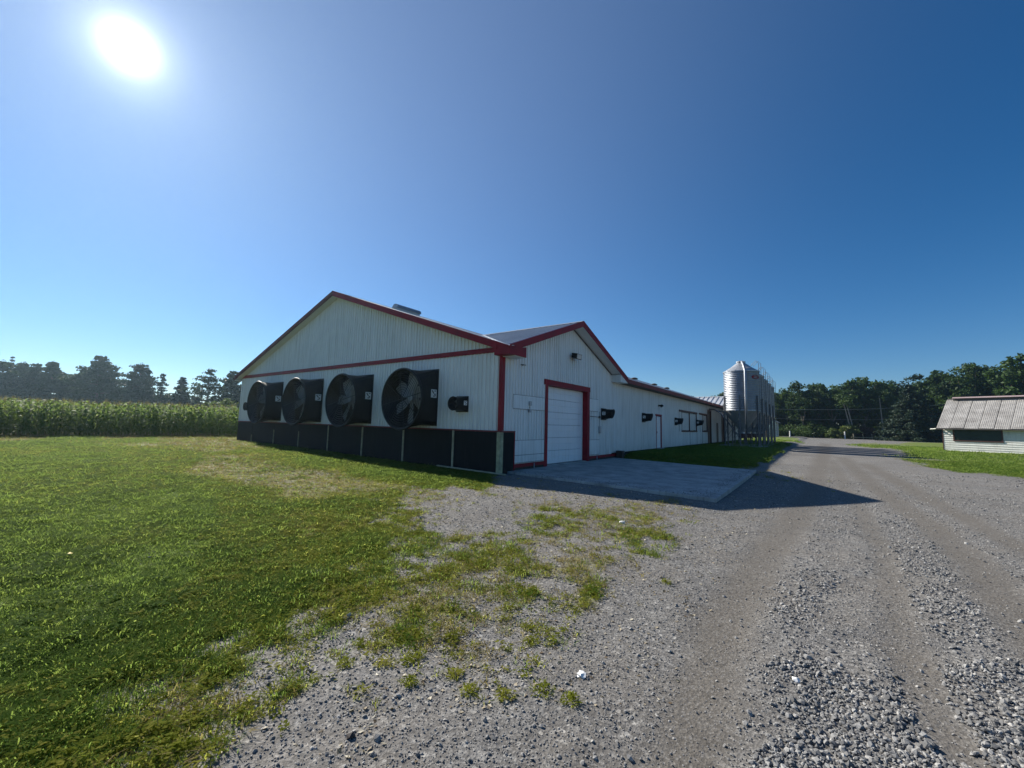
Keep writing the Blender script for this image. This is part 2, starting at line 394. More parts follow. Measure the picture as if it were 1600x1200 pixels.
# ------------------------------------------------------------------ ground: where things grow and where wheels run (world metres)
VEG = [(-25.76, 1.7, 0.95, 0.15), (-18.38, 2.25, 1, 0.1), (-9.42, 0.71, 1, 0), (-8.63, 1.45, 1, 0), (-10.86, 2.72, 1, 0.05), (-16.59, 4.58, 0.95, 0.3), (-22.42, 7.59, 0.9, 0.75), (-19.61, 8.09, 0.9, 0.55), (-28.59, 8.4, 0.95, 0.7), (-29.62, 5.88, 0.95, 0.5), (-31.78, 4.25, 0.95, 0.35), (-12.29, 5.44, 0.85, 0.75), (-14.87, 5.07, 0.9, 0.8), (-10.37, 5.51, 0.85, 0.8), (-15.23, 8.54, 1, 0.15), (-19.72, 9.49, 1, 0.2), (-10.29, 7.76, 1, 0.1), (-8.24, 7.86, 1, 0.15), (-7.21, 8.24, 0.9, 0.3), (-9.04, 6.08, 0.85, 0.7), (-7.43, 5.63, 0.8, 0.6), (-7.68, 2.34, 1, 0.1), (-7.66, 3.04, 0.95, 0.35), (-6.67, 3.29, 0.9, 0.45), (-6.49, 4.16, 0.85, 0.45), (-5.47, 4.42, 0.7, 0.5), (-4.89, 3.34, 0.72, 0.4), (-4.16, 3.58, 0.4, 0.5), (-4.95, 4.9, 0.12, 0.5), (-6.22, 6.71, 0.2, 0.8), (-4.93, 6.01, 0.1, 0.6), (-6.56, 5.93, 0.35, 0.7), (-5.98, 8.26, 0.15, 0.8), (-3.32, 5.8, 0.55, 0.5), (-3.72, 5.16, 0.45, 0.5), (-2.88, 6.5, 0.5, 0.6), (-2.58, 7.47, 0.5, 0.6), (-1.99, 5.76, 0.55, 0.4), (-2.33, 5.06, 0.35, 0.5), (-2.63, 4.45, 0.3, 0.6), (-1.91, 7.41, 0.2, 0.6), (-2.41, 8.43, 0.3, 0.8), (-2.81, 3.68, 0.25, 0.5), (-3.43, 3.52, 0.3, 0.5), (-2.39, 3.55, 0.3, 0.5), (-1.99, 3.88, 0.28, 0.6), (-1.59, 4.22, 0.12, 0.6), (-5.25, 0.93, 1, 0), (-5.74, 0.52, 1, 0), (-5.25, 1.38, 1, 0.05), (-5.3, 1.89, 1, 0.2), (-4.9, 2.24, 0.9, 0.3), (-4.02, 1.41, 0.72, 0.35), (-3.81, 1.76, 0.66, 0.35), (-4.1, 2.38, 0.6, 0.4), (-3.5, 2.42, 0.4, 0.5), (-3.25, 1.9, 0.4, 0.5), (-2.67, 2.09, 0.22, 0.6), (-2.46, 2.55, 0.24, 0.6), (-1.69, 2.78, 0.25, 0.5), (-1.96, 2.44, 0.12, 0.6), (-1.33, 2.43, 0.06, 0.6), (-4.39, 0.43, 1, 0), (-4.02, 0.62, 0.95, 0.1), (-3.96, 0.9, 0.85, 0.15), (-3.51, 1.03, 0.62, 0.35), (-3.56, 0.37, 0.85, 0.2), (-3.38, 0.52, 0.72, 0.25), (-3.16, 0.69, 0.5, 0.35), (-2.9, 0.9, 0.42, 0.5), (-3.05, 1.2, 0.4, 0.5), (-2.57, 1.16, 0.12, 0.5), (-2.99, 0.39, 0.72, 0.25), (-2.78, 0.55, 0.5, 0.4), (-2.55, 0.73, 0.4, 0.5), (-2.3, 0.83, 0.2, 0.5), (-2.71, 0.33, 0.55, 0.3), (-2.42, 0.56, 0.4, 0.4), (-2.21, 0.72, 0.3, 0.5), (-2.04, 0.89, 0.0, 0.5), (-2.68, 1.5, 0.12, 0.5), (-2.12, 1.68, 0.1, 0.5), (-2.1, 1.27, 0.02, 0.5), (-1.78, 1.87, 0.06, 0.5), (-1.63, 1.46, 0.0, 0.5), (-1.24, 1.76, 0, 0.5), (-1.1, 2.16, 0.0, 0.5), (-1.06, 3.05, 0.0, 0.5), (-0.75, 2.15, 0, 0.5), (-1.24, 4.53, 0.03, 0.5), (-1.23, 6.03, 0.02, 0.5), (-1.01, 7.1, 0, 0.5), (-0.81, 3.92, 0, 0.5), (-1.23, 8.73, 0, 0.5), (-0.29, 9.62, 0, 0.5), (-0.14, 3.8, 0, 0.5), (0.64, 6.11, 0, 0.5), (1.0, 4.73, 0, 0.5), (0.27, 2.95, 0, 0.5), (0.7, 3.09, 0, 0.5), (1.72, 7.03, 0, 0.5), (3.23, 12.93, 0, 0.5), (3.03, 15.99, 0, 0.5), (2.08, 18.6, 0, 0.5), (0.53, 22.88, 0, 0.5), (-0.73, 47.44, 0, 0.5), (2.15, 86.34, 0, 0.5), (2.29, 52.76, 0, 0.5), (2.99, 31.05, 0, 0.5), (3.57, 24.55, 0, 0.5), (4.83, 22.05, 0, 0.5), (5.15, 20.37, 0.0, 0.5), (7.16, 40.38, 1, 0.05), (7.44, 33.74, 1, 0.1), (7.35, 28.95, 1, 0.25), (5.77, 30.11, 0.95, 0.3), (7.46, 48.24, 1, 0.1), (8.72, 66.47, 1, 0.1), (6.6, 74.19, 0.9, 0.4), (14.65, 99.27, 1, 0.1), (5.57, 34.41, 0.6, 0.4), (4.92, 48.45, 0.2, 0.7), (-3.37, 72.83, 1, 0.1), (-5.18, 94.6, 1, 0.1), (-4.81, 23.9, 1, 0.1), (-2.95, 28.76, 1, 0.1), (-8.37, 24.29, 1, 0.1), (-4.74, 34.35, 1, 0.1), (-2.26, 35.79, 1, 0.1), (-1.89, 23.57, 1, 0.2), (-1.3, 31.12, 0, 0.5), (-1.26, 19.62, 0.2, 0.5), (-1.6, 52.28, 0, 0.5), (-3.32, 9.62, 0.05, 0.5), (-5.02, 9.72, 0.1, 0.7), (-1.53, 9.27, 0.05, 0.5), (-1.09, 13.33, 0.0, 0.5), (-6.45, 9.8, 0.2, 0.7)]
TRACKS = {
'A' : [(-0.61, 1.75, 0.5), (-0.53, 2.16, 0.36), (-0.59, 2.81, 0.36), (-0.66, 3.76, 0.4), (-0.6, 5.51, 0.45), (-0.39, 9.11, 0.55), (-0.14, 13.98, 0.6), (0.17, 25.48, 0.7), (0.54, 42.84, 1.0), (1.09, 72.19, 1.2)] ,
'B' : [(0.51, 3.07, 0.2), (0.48, 3.74, 0.28), (0.47, 4.42, 0.25), (0.55, 5.56, 0.25), (0.67, 7.55, 0.25), (0.72, 10.89, 0.3), (0.64, 16.54, 0.4), (0.68, 28.94, 0.6)] ,
'C' : [(1.24, 3.98, 0.4), (1.37, 5.56, 0.4), (1.49, 7.29, 0.42), (1.61, 10.3, 0.45), (1.5, 13.6, 0.5), (1.35, 19.58, 0.55), (1.27, 33.28, 0.8)] ,
'D' : [(2.44, 7.83, 0.4), (2.32, 9.4, 0.4), (2.33, 12.4, 0.42), (2.2, 17.22, 0.5), (1.93, 27.67, 0.7)] ,
}
COARSE = [(-0.24, 2.48, 0.9), (0.01, 2.63, 1), (0.38, 2.92, 1), (0.73, 3.19, 1), (-0.04, 3.25, 0.95), (0.31, 3.32, 0.8), (0.75, 3.88, 0.8), (1.0, 4.24, 0.9), (-0.2, 3.28, 0.7), (-0.16, 4.45, 0.7), (0.0, 5.76, 0.6), (0.14, 7.91, 0.5), (0.04, 3.96, 0.55), (0.32, 5.37, 0.3), (0.86, 4.87, 0.75), (0.88, 5.84, 0.65), (1.04, 7.51, 0.7), (1.24, 9.97, 0.6), (1.24, 12.28, 0.5), (1.16, 4.98, 0.6), (1.55, 6.4, 0.4), (1.97, 8.68, 0.5), (1.85, 9.94, 0.5), (3.53, 18.6, 0.45), (3.32, 21.76, 0.5), (3.62, 15.68, 0.5), (3.07, 12.32, 0.4), (-0.62, 2.64, 0.1), (-0.85, 2.46, 0.25), (-1.03, 2.02, 0.25), (-1.53, 1.62, 0.25), (-2.02, 1.23, 0.25), (-1.82, 2.56, 0.25), (-0.91, 3.31, 0.25), (-1.01, 4.9, 0.25), (-2.53, 1.99, 0.3), (-0.46, 3.67, 0.05), (-0.33, 2.57, 0.08), (0.51, 4.46, 0.15), (-0.55, 6.48, 0.1), (-5.21, 5.32, 0.15), (-1.49, 3.51, 0.2), (-2.51, 1.14, 0.3), (-3.55, 1.16, 0.4), (-3.04, 0.72, 0.4), (1.46, 21.12, 0.4), (0.89, 37.33, 0.35)]
WEEDS = [(-2.46, 1.64), (-2.29, 1.81), (-2.2, 1.95), (-2.01, 1.78), (-1.86, 2.01), (-1.68, 1.94), (-1.71, 2.77), (-1.35, 2.21), (-1.49, 2.04), (-1.17, 2.23), (-1.27, 4.41), (-1.7, 2.63), (-2.19, 2.31)]
VEG = [(a, b, min(1, v + 0.22) if (a < -1.9 and b < 4.2 and 0.1 < v < 0.9) else v, d) for a, b, v, d in VEG]
VEG = [(a, b, v * 0.92 if (-5.5 < a and 2.2 < b < 10 and 0.12 < v < 0.62) else v, d) for a, b, v, d in VEG]
VEG += [(-33, 2, 1, .85), (-32.5, 10, 1, .85), (-32, 6, 1, .8), (-34, 12, 1, .6), (-36, -10, 1, .1), (-25, -8, 1, .1), (-12, -5, 1, .1), (-6, -2, 1, .1), (-4, -1, .6, .3), (-2, -1, .1, .5), (0, -2, 0, .5), (3, -2, 0, .5), (5, 4, 0, .5),
        (-60, 0, 1, .2), (-60, 60, 1, .2), (-34, 60, 1, .2), (-12, 150, 1, .1), (0, 118, .05, .5), (12, 112, .2, .5), (25, 90, 1, .1), (40, 60, 1, .1), (40, 100, 1, .1), (25, 40, 1, .1), (15, 30, .9, .1), (12, 15, .3, .3), (8, 18, .1, .4),
        (0, 75, 0, .5), (1, 90, 0, .5), (2, 100, 0, .5), (-9, 90, 1, .1), (-5, 62, 1, .1), (-3.4, 70, .8, .1), (-3.2, 52, 1, .1), (-3.2, 42, 1, .1), (-3.2, 30, 1, .1), (-3.2, 24, 1, .1), (-1.7, 60, 0, .5), (-1.7, 36, 0, .5), (-1.6, 27, 0, .5), (-1.6, 21, .1, .5), (-0.9, 30, 0, .5), (-0.9, 42, 0, .5), (-.9, 55, 0, .5), (-0.9, 24, 0, .5)]
COARSE += [(2, 3, .9), (4, 6, .6), (3, 10, .5), (-1, 40, .3), (0, 80, .3), (0, 0, .9), (2, 0, .9), (-2, 0, .3), (-30, 0, .1)]

def warp(x, y):
    r = np.sqrt(x * x + y * y) + 1e-6
    k = np.log1p(r * 1.2) / r * 4.0
    return x * k, y * k
def idw(pts, x, y, sharp=2.2):
    P = np.array(pts, float)
    wx, wy = warp(P[:, 0], P[:, 1])
    qx, qy = warp(np.asarray(x, float), np.asarray(y, float))
    out = np.zeros((P.shape[1] - 2,) + qx.shape)
    den = np.zeros(qx.shape)
    for i in range(len(P)):
        w = 1.0 / ((qx - wx[i]) ** 2 + (qy - wy[i]) ** 2 + 0.004) ** sharp
        den += w
        for k in range(out.shape[0]): out[k] += w * P[i, 2 + k]
    return out / den
def track_mask(x, y):
    d = np.zeros(np.shape(x)); along = np.zeros(np.shape(x)); near = np.zeros(np.shape(x))
    for key, T in TRACKS.items():
        for (x0, y0, w0), (x1, y1, w1) in zip(T, T[1:]):
            L = math.hypot(x1 - x0, y1 - y0)
            t = np.clip(((x - x0) * (x1 - x0) + (y - y0) * (y1 - y0)) / (L * L), 0, 1)
            q = np.hypot(x - x0 - t * (x1 - x0), y - y0 - t * (y1 - y0)) / ((w0 + (w1 - w0) * t) * 0.55)
            v = np.exp(-q ** 3)
            d = np.maximum(d, v * (0.75 if key == 'B' else 1.0))
    return d
def height(x, y):
    x = np.asarray(x, float); y = np.asarray(y, float)
    r = np.hypot(x, y)
    a = 0.20 * sstep((-8 - x) / 18)
    lawn = 0.22 * sstep((y - 19.6) / 2.2) * sstep((-1.3 - x) / 1.3) * sstep((x + 12) / 4)
    road = -0.10 * np.exp(-((x - 0.8) / 3) ** 2 - ((y - 14) / 5) ** 2)
    return a * (1 - sstep((y - 20) / 3) * sstep((x + 12) / 4)) + lawn + road
def masks(x, y):
    veg, dry = idw(VEG, x, y)
    co = idw(COARSE, x, y)[0]
    tr = track_mask(x, y)
    n = fbm(x * 2.2, y * 2.2, 4, 3) - 0.5
    n2 = fbm(x * 0.7, y * 0.7, 3, 9) - 0.5
    lawn = sstep((y - 20.0) / 0.5) * sstep((-1.95 - x + 0.25 * n2) / 0.2) * sstep((60 - y) / 8)
    veg = np.maximum(veg, lawn)
    veg = np.where((y > 19.6) & (y < 62) & (x > -1.9) & (x < 1), veg * 0.12, veg)
    # nothing grows under the buildings or the slab
    bare = ((x > -7.95) & (x < -1.75) & (y > 10.0) & (y < 19.3))
    veg = np.where(bare, 0, veg)
    n5 = fbm(x * 6.5, y * 6.5, 3, 41) - 0.5
    v = np.clip(veg + (n * 1.2 + n2 * 0.6 + n5 * 1.5) * np.clip(1.1 - np.abs(2 * veg - 1) ** 2, 0, 1) * (veg > 0.004) * np.clip(0.35 + veg * 1.3, 0, 1), 0, 1)
    v = v * (1 - 0.9 * tr)
    return v, np.clip(dry + n2 * 0.5 + n * 0.25, 0, 1), np.clip(co + n * 0.5, 0, 1), np.clip(tr + n * 0.45 * (tr > 0.05), 0, 1)

def axis(lo, hi, a, b, fine):
    """coordinates at FINE spacing between LO and HI, growing outside to A and B"""
    mid = list(np.arange(lo, hi, fine))
    l = []; s = fine; x = lo
    while x > a: s = min(s * 1.06, 250); x -= s; l.append(x)
    r = []; s = fine; x = mid[-1]
    while x < b: s = min(s * 1.06, 250); x += s; r.append(x)
    return np.array(l[::-1] + mid + r)
gx = axis(-7.5, 3.5, -1800, 1800, 0.05)
gy = axis(0.3, 9.5, -600, 2600, 0.05)
GX, GY = np.meshgrid(gx, gy)
vx, vy = GX.ravel(), GY.ravel()
veg_, dry_, co_, tr_ = masks(vx, vy)
rr_ = np.hypot(vx, vy)
near_ = sstep((14 - rr_) / 8)
vz = height(vx, vy)
vz += near_ * ((fbm(vx * 1.3, vy * 1.3, 3, 21) - 0.5) * 0.05 + (fbm(vx * 7, vy * 7, 3, 5) - 0.5) * 0.022) * (1 - 0.6 * tr_)
vz -= near_ * tr_ * 0.012
vz += near_ * co_ ** 2 * (fbm(vx * 14, vy * 14, 2, 31) - 0.3) * 0.035 * (1 - tr_)
# tread bars pressed across the middle wheel track
TB = np.array(TRACKS['B'])
lug = np.sin(vy * 2 * math.pi / 0.125 + 5 * (vx - 0.5)) 
bm_ = np.exp(-(np.abs(vx - np.interp(vy, TB[:, 1], TB[:, 0])) / 0.17) ** 4) * (vy > 3.0) * sstep((9 - vy) / 3)
vz += 0.011 * np.clip(lug, -0.4, 1) * bm_ * (0.4 + 0.6 * vnoise(vx * 3, vy * 3, 2))
nx, ny = len(gx), len(gy)
idx = np.arange(nx * ny).reshape(ny, nx)
fq = np.stack([idx[:-1, :-1], idx[:-1, 1:], idx[1:, 1:], idx[1:, :-1]], -1).reshape(-1, 4)
me = bpy.data.meshes.new('ground')
me.vertices.add(nx * ny); me.loops.add(fq.size); me.polygons.add(len(fq))
me.vertices.foreach_set('co', np.stack([vx, vy, vz], 1).astype(np.float32).ravel())
me.loops.foreach_set('vertex_index', fq.ravel().astype(np.int32))
me.polygons.foreach_set('loop_start', np.arange(0, fq.size, 4, dtype=np.int32))
me.polygons.foreach_set('use_smooth', np.ones(len(fq), bool))
me.update(); me.validate()
for nm, arr in (('veg', veg_), ('dry', dry_), ('coarse', co_), ('track', tr_)):
    me.attributes.new(nm, 'FLOAT', 'POINT').data.foreach_set('value', arr.astype(np.float32))
ground = bpy.data.objects.new('ground', me)
COL.objects.link(ground)
tag(ground, 'ground of grey gravel, worn grass and mown lawn', kind='structure')
def zg(x, y):
    """height of the ground mesh at a point"""
    i = np.clip(np.searchsorted(gx, x) - 1, 0, nx - 2); j = np.clip(np.searchsorted(gy, y) - 1, 0, ny - 2)
    tx = (x - gx[i]) / (gx[i + 1] - gx[i]); ty = (y - gy[j]) / (gy[j + 1] - gy[j])
    Z = vz.reshape(ny, nx)
    return (Z[j, i] * (1 - tx) + Z[j, i + 1] * tx) * (1 - ty) + (Z[j + 1, i] * (1 - tx) + Z[j + 1, i + 1] * tx) * ty

def ground_mat():
    m, t = newmat('gravel_and_soil')
    g = gcoord(t)
    def att(n):
        a = t.nodes.new('ShaderNodeAttribute'); a.attribute_name = n; return a.outputs['Fac']
    def vor(scale, feat='F1', out='Distance'):
        v = t.nodes.new('ShaderNodeTexVoronoi'); v.feature = feat; v.inputs['Scale'].default_value = scale
        t.links.new(g, v.inputs['Vector']); return v.outputs[out]
    # crushed stone: every cell a stone with its own grey
    sep = lambda c: (lambda s: (t.links.new(c, s.inputs[0]), s.outputs[0])[1])(t.nodes.new('ShaderNodeSeparateColor'))
    cs = sep(vor(42, out='Color')); cs2 = sep(vor(95, out='Color'))
    stone = ramp(t, cs, [(0.0, (0.085, 0.084, 0.083)), (0.45, (0.165, 0.163, 0.160)), (0.8, (0.25, 0.246, 0.236)), (1.0, (0.42, 0.41, 0.385))])
    fine = ramp(t, cs2, [(0.0, (0.085, 0.083, 0.080)), (0.6, (0.145, 0.141, 0.135)), (1.0, (0.27, 0.26, 0.245))])
    n1 = noise(t, g, 1.4, 6, 0.65); n2 = noise(t, g, 25, 4, 0.7); n3 = noise(t, g, 0.25, 4, 0.6)
    gravel = mixc(t, ramp(t, n2, [(0.42, (0, 0, 0)), (0.6, (1, 1, 1))]), fine, stone)
    gravel = mixc(t, mth(t, 'MULTIPLY', ramp(t, n1, [(0.42, (0, 0, 0)), (0.72, (1, 1, 1))]), 0.55), gravel, (0.135, 0.118, 0.097))
    gravel = mixc(t, 1.0, gravel, ramp(t, n3, [(0.3, (0.8, 0.8, 0.8)), (0.7, (1.15, 1.13, 1.1))]), 'MULTIPLY')
    dirt = ramp(t, n2, [(0.3, (0.082, 0.073, 0.061)), (0.7, (0.145, 0.130, 0.110))])
    dirt = mixc(t, mth(t, 'MULTIPLY', ramp(t, cs2, [(0.8, (0, 0, 0)), (0.9, (1, 1, 1))]), 0.5), dirt, fine)
    c = mixc(t, mth(t, 'MULTIPLY', att('track'), 0.8), gravel, dirt)
    # thatch and green of the turf where grass grows
    green = ramp(t, noise(t, g, 3.5, 6, 0.7), [(0.3, (0.080, 0.125, 0.011)), (0.7, (0.135, 0.19, 0.018))])
    straw = ramp(t, noise(t, g, 9, 5, 0.7), [(0.3, (0.145, 0.125, 0.045)), (0.7, (0.26, 0.22, 0.10))])
    turf = mixc(t, mth(t, 'MULTIPLY', att('dry'), 0.95, True), green, straw)
    vm = ramp(t, mth(t, 'ADD', att('veg'), mth(t, 'MULTIPLY', mth(t, 'SUBTRACT', noise(t, g, 11, 5, 0.7), 0.5), 0.7)), [(0.40, (0, 0, 0)), (1.0, (1, 1, 1))])
    c = mixc(t, vm, c, turf)
    h = mth(t, 'ADD', mth(t, 'MULTIPLY', vor(42), 0.8), mth(t, 'ADD', mth(t, 'MULTIPLY', vor(95), 0.4), mth(t, 'MULTIPLY', n2, 0.5)))
    finish(t, c, 0.9, 0, h, 0.45, 0.012, 0.25)
    return m
me.materials.append(ground_mat())

# ------------------------------------------------------------------ scatter: one object of its own = points + templates, copied by geometry nodes
def make_scatter_tree():
    ng = bpy.data.node_groups.new('scatter', 'GeometryNodeTree')
    ng.interface.new_socket('Geometry', in_out='INPUT', socket_type='NodeSocketGeometry')
    ng.interface.new_socket('Geometry', in_out='OUTPUT', socket_type='NodeSocketGeometry')
    gi = ng.nodes.new('NodeGroupInput'); go = ng.nodes.new('NodeGroupOutput')
    def named(n, typ):
        a = ng.nodes.new('GeometryNodeInputNamedAttribute'); a.data_type = typ; a.inputs[0].default_value = n
        return [s for s in a.outputs if s.enabled][0]
    sp = ng.nodes.new('GeometryNodeSeparateGeometry'); sp.domain = 'POINT'
    ng.links.new(gi.outputs[0], sp.inputs[0]); ng.links.new(named('is_pt', 'BOOLEAN'), sp.inputs[1])
    si = ng.nodes.new('GeometryNodeSplitToInstances'); si.domain = 'FACE'
    ng.links.new(sp.outputs[1], si.inputs[0])
    ng.links.new(named('tid', 'INT'), si.inputs['Group ID'])
    ip = ng.nodes.new('GeometryNodeInstanceOnPoints')
    ng.links.new(sp.outputs[0], ip.inputs['Points'])
    ng.links.new(si.outputs[0], ip.inputs['Instance'])
    ip.inputs['Pick Instance'].default_value = True
    ng.links.new(named('pick', 'INT'), ip.inputs['Instance Index'])
    er = ng.nodes.new('FunctionNodeEulerToRotation')
    ng.links.new(named('rot', 'FLOAT_VECTOR'), er.inputs[0])
    ng.links.new(er.outputs[0], ip.inputs['Rotation'])
    ng.links.new(named('scl', 'FLOAT_VECTOR'), ip.inputs['Scale'])
    ng.links.new(ip.outputs[0], go.inputs[0])
    return ng
SCATTER = make_scatter_tree()

def scatter(name, pts, rot, scl, pick, templates, label, mats):
    """TEMPLATES: list of (verts, faces, material slots of the faces)"""
    n = len(pts)
    V = [np.asarray(pts, float)]; F = []; tid = []; ms = []
    off = n
    for k, (tv, tf, tm) in enumerate(templates):
        V.append(np.asarray(tv, float))
        for f, mi in zip(tf, tm):
            F.append([i + off for i in f]); tid.append(k); ms.append(mi)
        off += len(tv)
    me = bpy.data.meshes.new(name)
    me.from_pydata(np.concatenate(V), [], F)
    tot = off
    a = me.attributes.new('is_pt', 'BOOLEAN', 'POINT'); b = np.zeros(tot, bool); b[:n] = True; a.data.foreach_set('value', b)
    a = me.attributes.new('tid', 'INT', 'FACE'); a.data.foreach_set('value', np.array(tid, np.int32))
    pk = np.zeros(tot, np.int32); pk[:n] = pick
    me.attributes.new('pick', 'INT', 'POINT').data.foreach_set('value', pk)
    for nm, arr in (('rot', rot), ('scl', scl)):
        q = np.zeros((tot, 3), np.float32); q[:n] = arr
        me.attributes.new(nm, 'FLOAT_VECTOR', 'POINT').data.foreach_set('vector', q.ravel())
    for m in mats: me.materials.append(m)
    me.polygons.foreach_set('material_index', np.array(ms, np.int32))
    me.update()
    o = bpy.data.objects.new(name, me); COL.objects.link(o)
    md = o.modifiers.new('scatter', 'NODES'); md.node_group = SCATTER
    tag(o, label, kind='stuff')
    return o

VIEW_AZ = math.atan2(FWD.x, FWD.y)
def candidates(n, r0, r1, power=1.0, half=63):
    """random ground points round the viewer's sector, thinning with distance like r**-power per square metre"""
    u = RNG.random(n)
    k = 2 - power
    r = (r0 ** k + u * (r1 ** k - r0 ** k)) ** (1 / k) if abs(k) > 1e-3 else r0 * (r1 / r0) ** u
    a = VIEW_AZ + np.radians(RNG.uniform(-half, half, n))
    return r * np.sin(a), r * np.cos(a), r
def blocked(x, y):
    barn = (x > -27.5) & (x < -7.9) & (y > 10.2) & (y < 62)
    slab = (x > -7.95) & (x < -1.75) & (y > 9.9 + (x + 1.8) * -0.1) & (y < 19.3)
    return barn | slab

def blade_tuft(seed, nb, h, spread, w, bend, curl=1.0):
    r = random.Random(seed); v = []; f = []
    for _ in range(nb):
        a = r.uniform(0, 6.283); d = r.uniform(0, spread)
        bx, by = d * math.cos(a), d * math.sin(a)
        a2 = a + r.uniform(-0.9, 0.9); hh = h * r.uniform(0.55, 1.1); ln = bend * r.uniform(0.4, 1.3)
        px, py = -math.sin(a2) * w / 2, math.cos(a2) * w / 2
        n = len(v)
        for s, wd in ((0, 1.0), (0.45, 0.85), (0.8, 0.55), (1.0, 0.0)):
            ox = bx + math.cos(a2) * ln * s ** 1.8; oy = by + math.sin(a2) * ln * s ** 1.8
            oz = hh * (s - 0.35 * curl * s * s) if s > 0 else -0.02
            if wd: v += [(ox - px * wd, oy - py * wd, oz), (ox + px * wd, oy + py * wd, oz)]
            else: v.append((ox, oy, oz))
        f += [(n, n + 1, n + 3, n + 2), (n + 2, n + 3, n + 5, n + 4), (n + 4, n + 5, n + 6)]
    return v, f, [0] * len(f)
def leafy_tuft(seed, nl, rad, h, lw):
    """flat rosette of small broad leaves, as clover and plantain grow"""
    r = random.Random(seed); v = []; f = []
    for _ in range(nl):
        a = r.uniform(0, 6.283); d = rad * r.uniform(0.1, 1); z = h * r.uniform(0.2, 1) * (1.1 - d / rad * 0.6)
        c = Vector((d * math.cos(a), d * math.sin(a), z))
        u = Vector((math.cos(a + r.uniform(-1, 1)), math.sin(a + r.uniform(-1, 1)), r.uniform(-0.35, 0.35))).normalized()
        w = u.cross(Vector((r.uniform(-.3, .3), r.uniform(-.3, .3), 1))).normalized()
        L = lw * r.uniform(0.7, 1.4); n = len(v)
        v += [c - u * L, c + w * L * 0.5, c + u * L, c - w * L * 0.5]
        f.append((n, n + 1, n + 2, n + 3))
    return [tuple(p) for p in v], f, [0] * len(f)
def stone_tpl(seed, flat=0.6):
    bm = bmesh.new(); bmesh.ops.create_icosphere(bm, subdivisions=1, radius=0.5)
    r = random.Random(seed)
    for p in bm.verts:
        p.co *= r.uniform(0.68, 1.25); p.co.z *= flat; p.co.x *= r.uniform(1.0, 1.15)
    for _ in range(3):                       # a few broken faces
        n = Vector((r.gauss(0, 1), r.gauss(0, 1), r.gauss(0, 1))).normalized(); d = r.uniform(0.22, 0.36)
        for p in bm.verts:
            e = p.co.dot(n) - d
            if e > 0: p.co -= n * e
    v = [tuple(p.co) for p in bm.verts]; f = [tuple(q.index for q in fc.verts) for fc in bm.faces]
    bm.free()
    return v, f, [0] * len(f)
def rand_rot(n, tilt): 
    return np.stack([RNG.normal(0, tilt, n), RNG.normal(0, tilt, n), RNG.uniform(0, 6.283, n)], 1)

def plant(name, label, n, r0, r1, power, keep, templates, mats, size, tilt=0.12, grow=22.0, sink=0.0, half=63):
    x, y, r = candidates(n, r0, r1, power, half)
    v, d, c, tr = masks(x, y)
    k = (RNG.random(n) < keep(x, y, r, v, d, c, tr)) & ~blocked(x, y)
    x, y, r = x[k], y[k], r[k]
    m = len(x)
    s = size(m, x, y, r, v[k], d[k], c[k]) * (1 + (r / grow) if grow else 1)
    z = zg(x, y) + sink * s
    s3 = np.stack([s, s, s * RNG.uniform(0.8, 1.2, m)], 1)
    if grow: s3[:, 2] /= (1 + r / grow) ** 0.55
    return scatter(name, np.stack([x, y, z], 1), rand_rot(m, tilt), s3, RNG.integers(0, len(templates), m), templates, label, mats)

GR = [blade_tuft(i, 13, 0.046, 0.055, 0.0044, 0.05) for i in range(5)]
GL = [blade_tuft(20 + i, 9, 0.085, 0.045, 0.0045, 0.09, 1.4) for i in range(4)]
lush = lambda x, y, r, v, d, c, tr: np.clip((v - 0.24) / 0.66, 0, 1) ** 1.3 * (1 - 0.93 * sstep((d - 0.3) / 0.35))
plant('lawn_grass', 'green mown lawn grass left of the gravel and beside the barns', 330000, 1.6, 36, 0.95, lush, GR, [M['grass']],
      lambda m, x, y, r, v, d, c: RNG.uniform(0.7, 1.35, m) * (0.5 + 0.55 * vnoise(x * 1.5, y * 1.5, 4) + 0.45 * vnoise(x * 4.5, y * 4.5, 6)), half=64)
plant('clover', 'small round clover leaves in the mown lawn', 30000, 1.6, 18, 1.0,
      lambda x, y, r, v, d, c, tr: sstep((v - 0.6) / 0.3) * sstep((vnoise(x * 1.1, y * 1.1, 51) - 0.45) / 0.25), [leafy_tuft(240 + i, 14, 0.05, 0.05, 0.012) for i in range(4)], [M['grass']],
      lambda m, x, y, r, v, d, c: RNG.uniform(0.7, 1.4, m))
plant('long_grass', 'longer bent grass blades in the green lawn at the left', 26000, 1.6, 18, 1.0,
      lambda x, y, r, v, d, c, tr: sstep((v - 0.7) / 0.25) * (1 - sstep((d - 0.15) / 0.25)) * sstep((vnoise(x * 1.8, y * 1.8, 8) - 0.35) / 0.3), GL, [M['grass']],
      lambda m, x, y, r, v, d, c: RNG.uniform(0.6, 1.25, m), 0.2)
plant('yellow_weeds', 'yellow green low weeds spreading over the gravel edge', 190000, 1.6, 24, 1.0,
      lambda x, y, r, v, d, c, tr: np.clip((v - 0.10) / 0.75, 0, 1) ** 1.25 * (0.5 + 0.5 * sstep((v - 0.45) / 0.35)) * sstep((d - 0.04) / 0.2) * (0.95 - 0.82 * sstep((d - 0.5) / 0.25)),
      [leafy_tuft(40 + i, 16, 0.05, 0.035, 0.010) for i in range(4)] + [blade_tuft(60 + i, 9, 0.035, 0.04, 0.005, 0.045) for i in range(3)], [M['weed']],
      lambda m, x, y, r, v, d, c: RNG.uniform(0.6, 1.3, m))
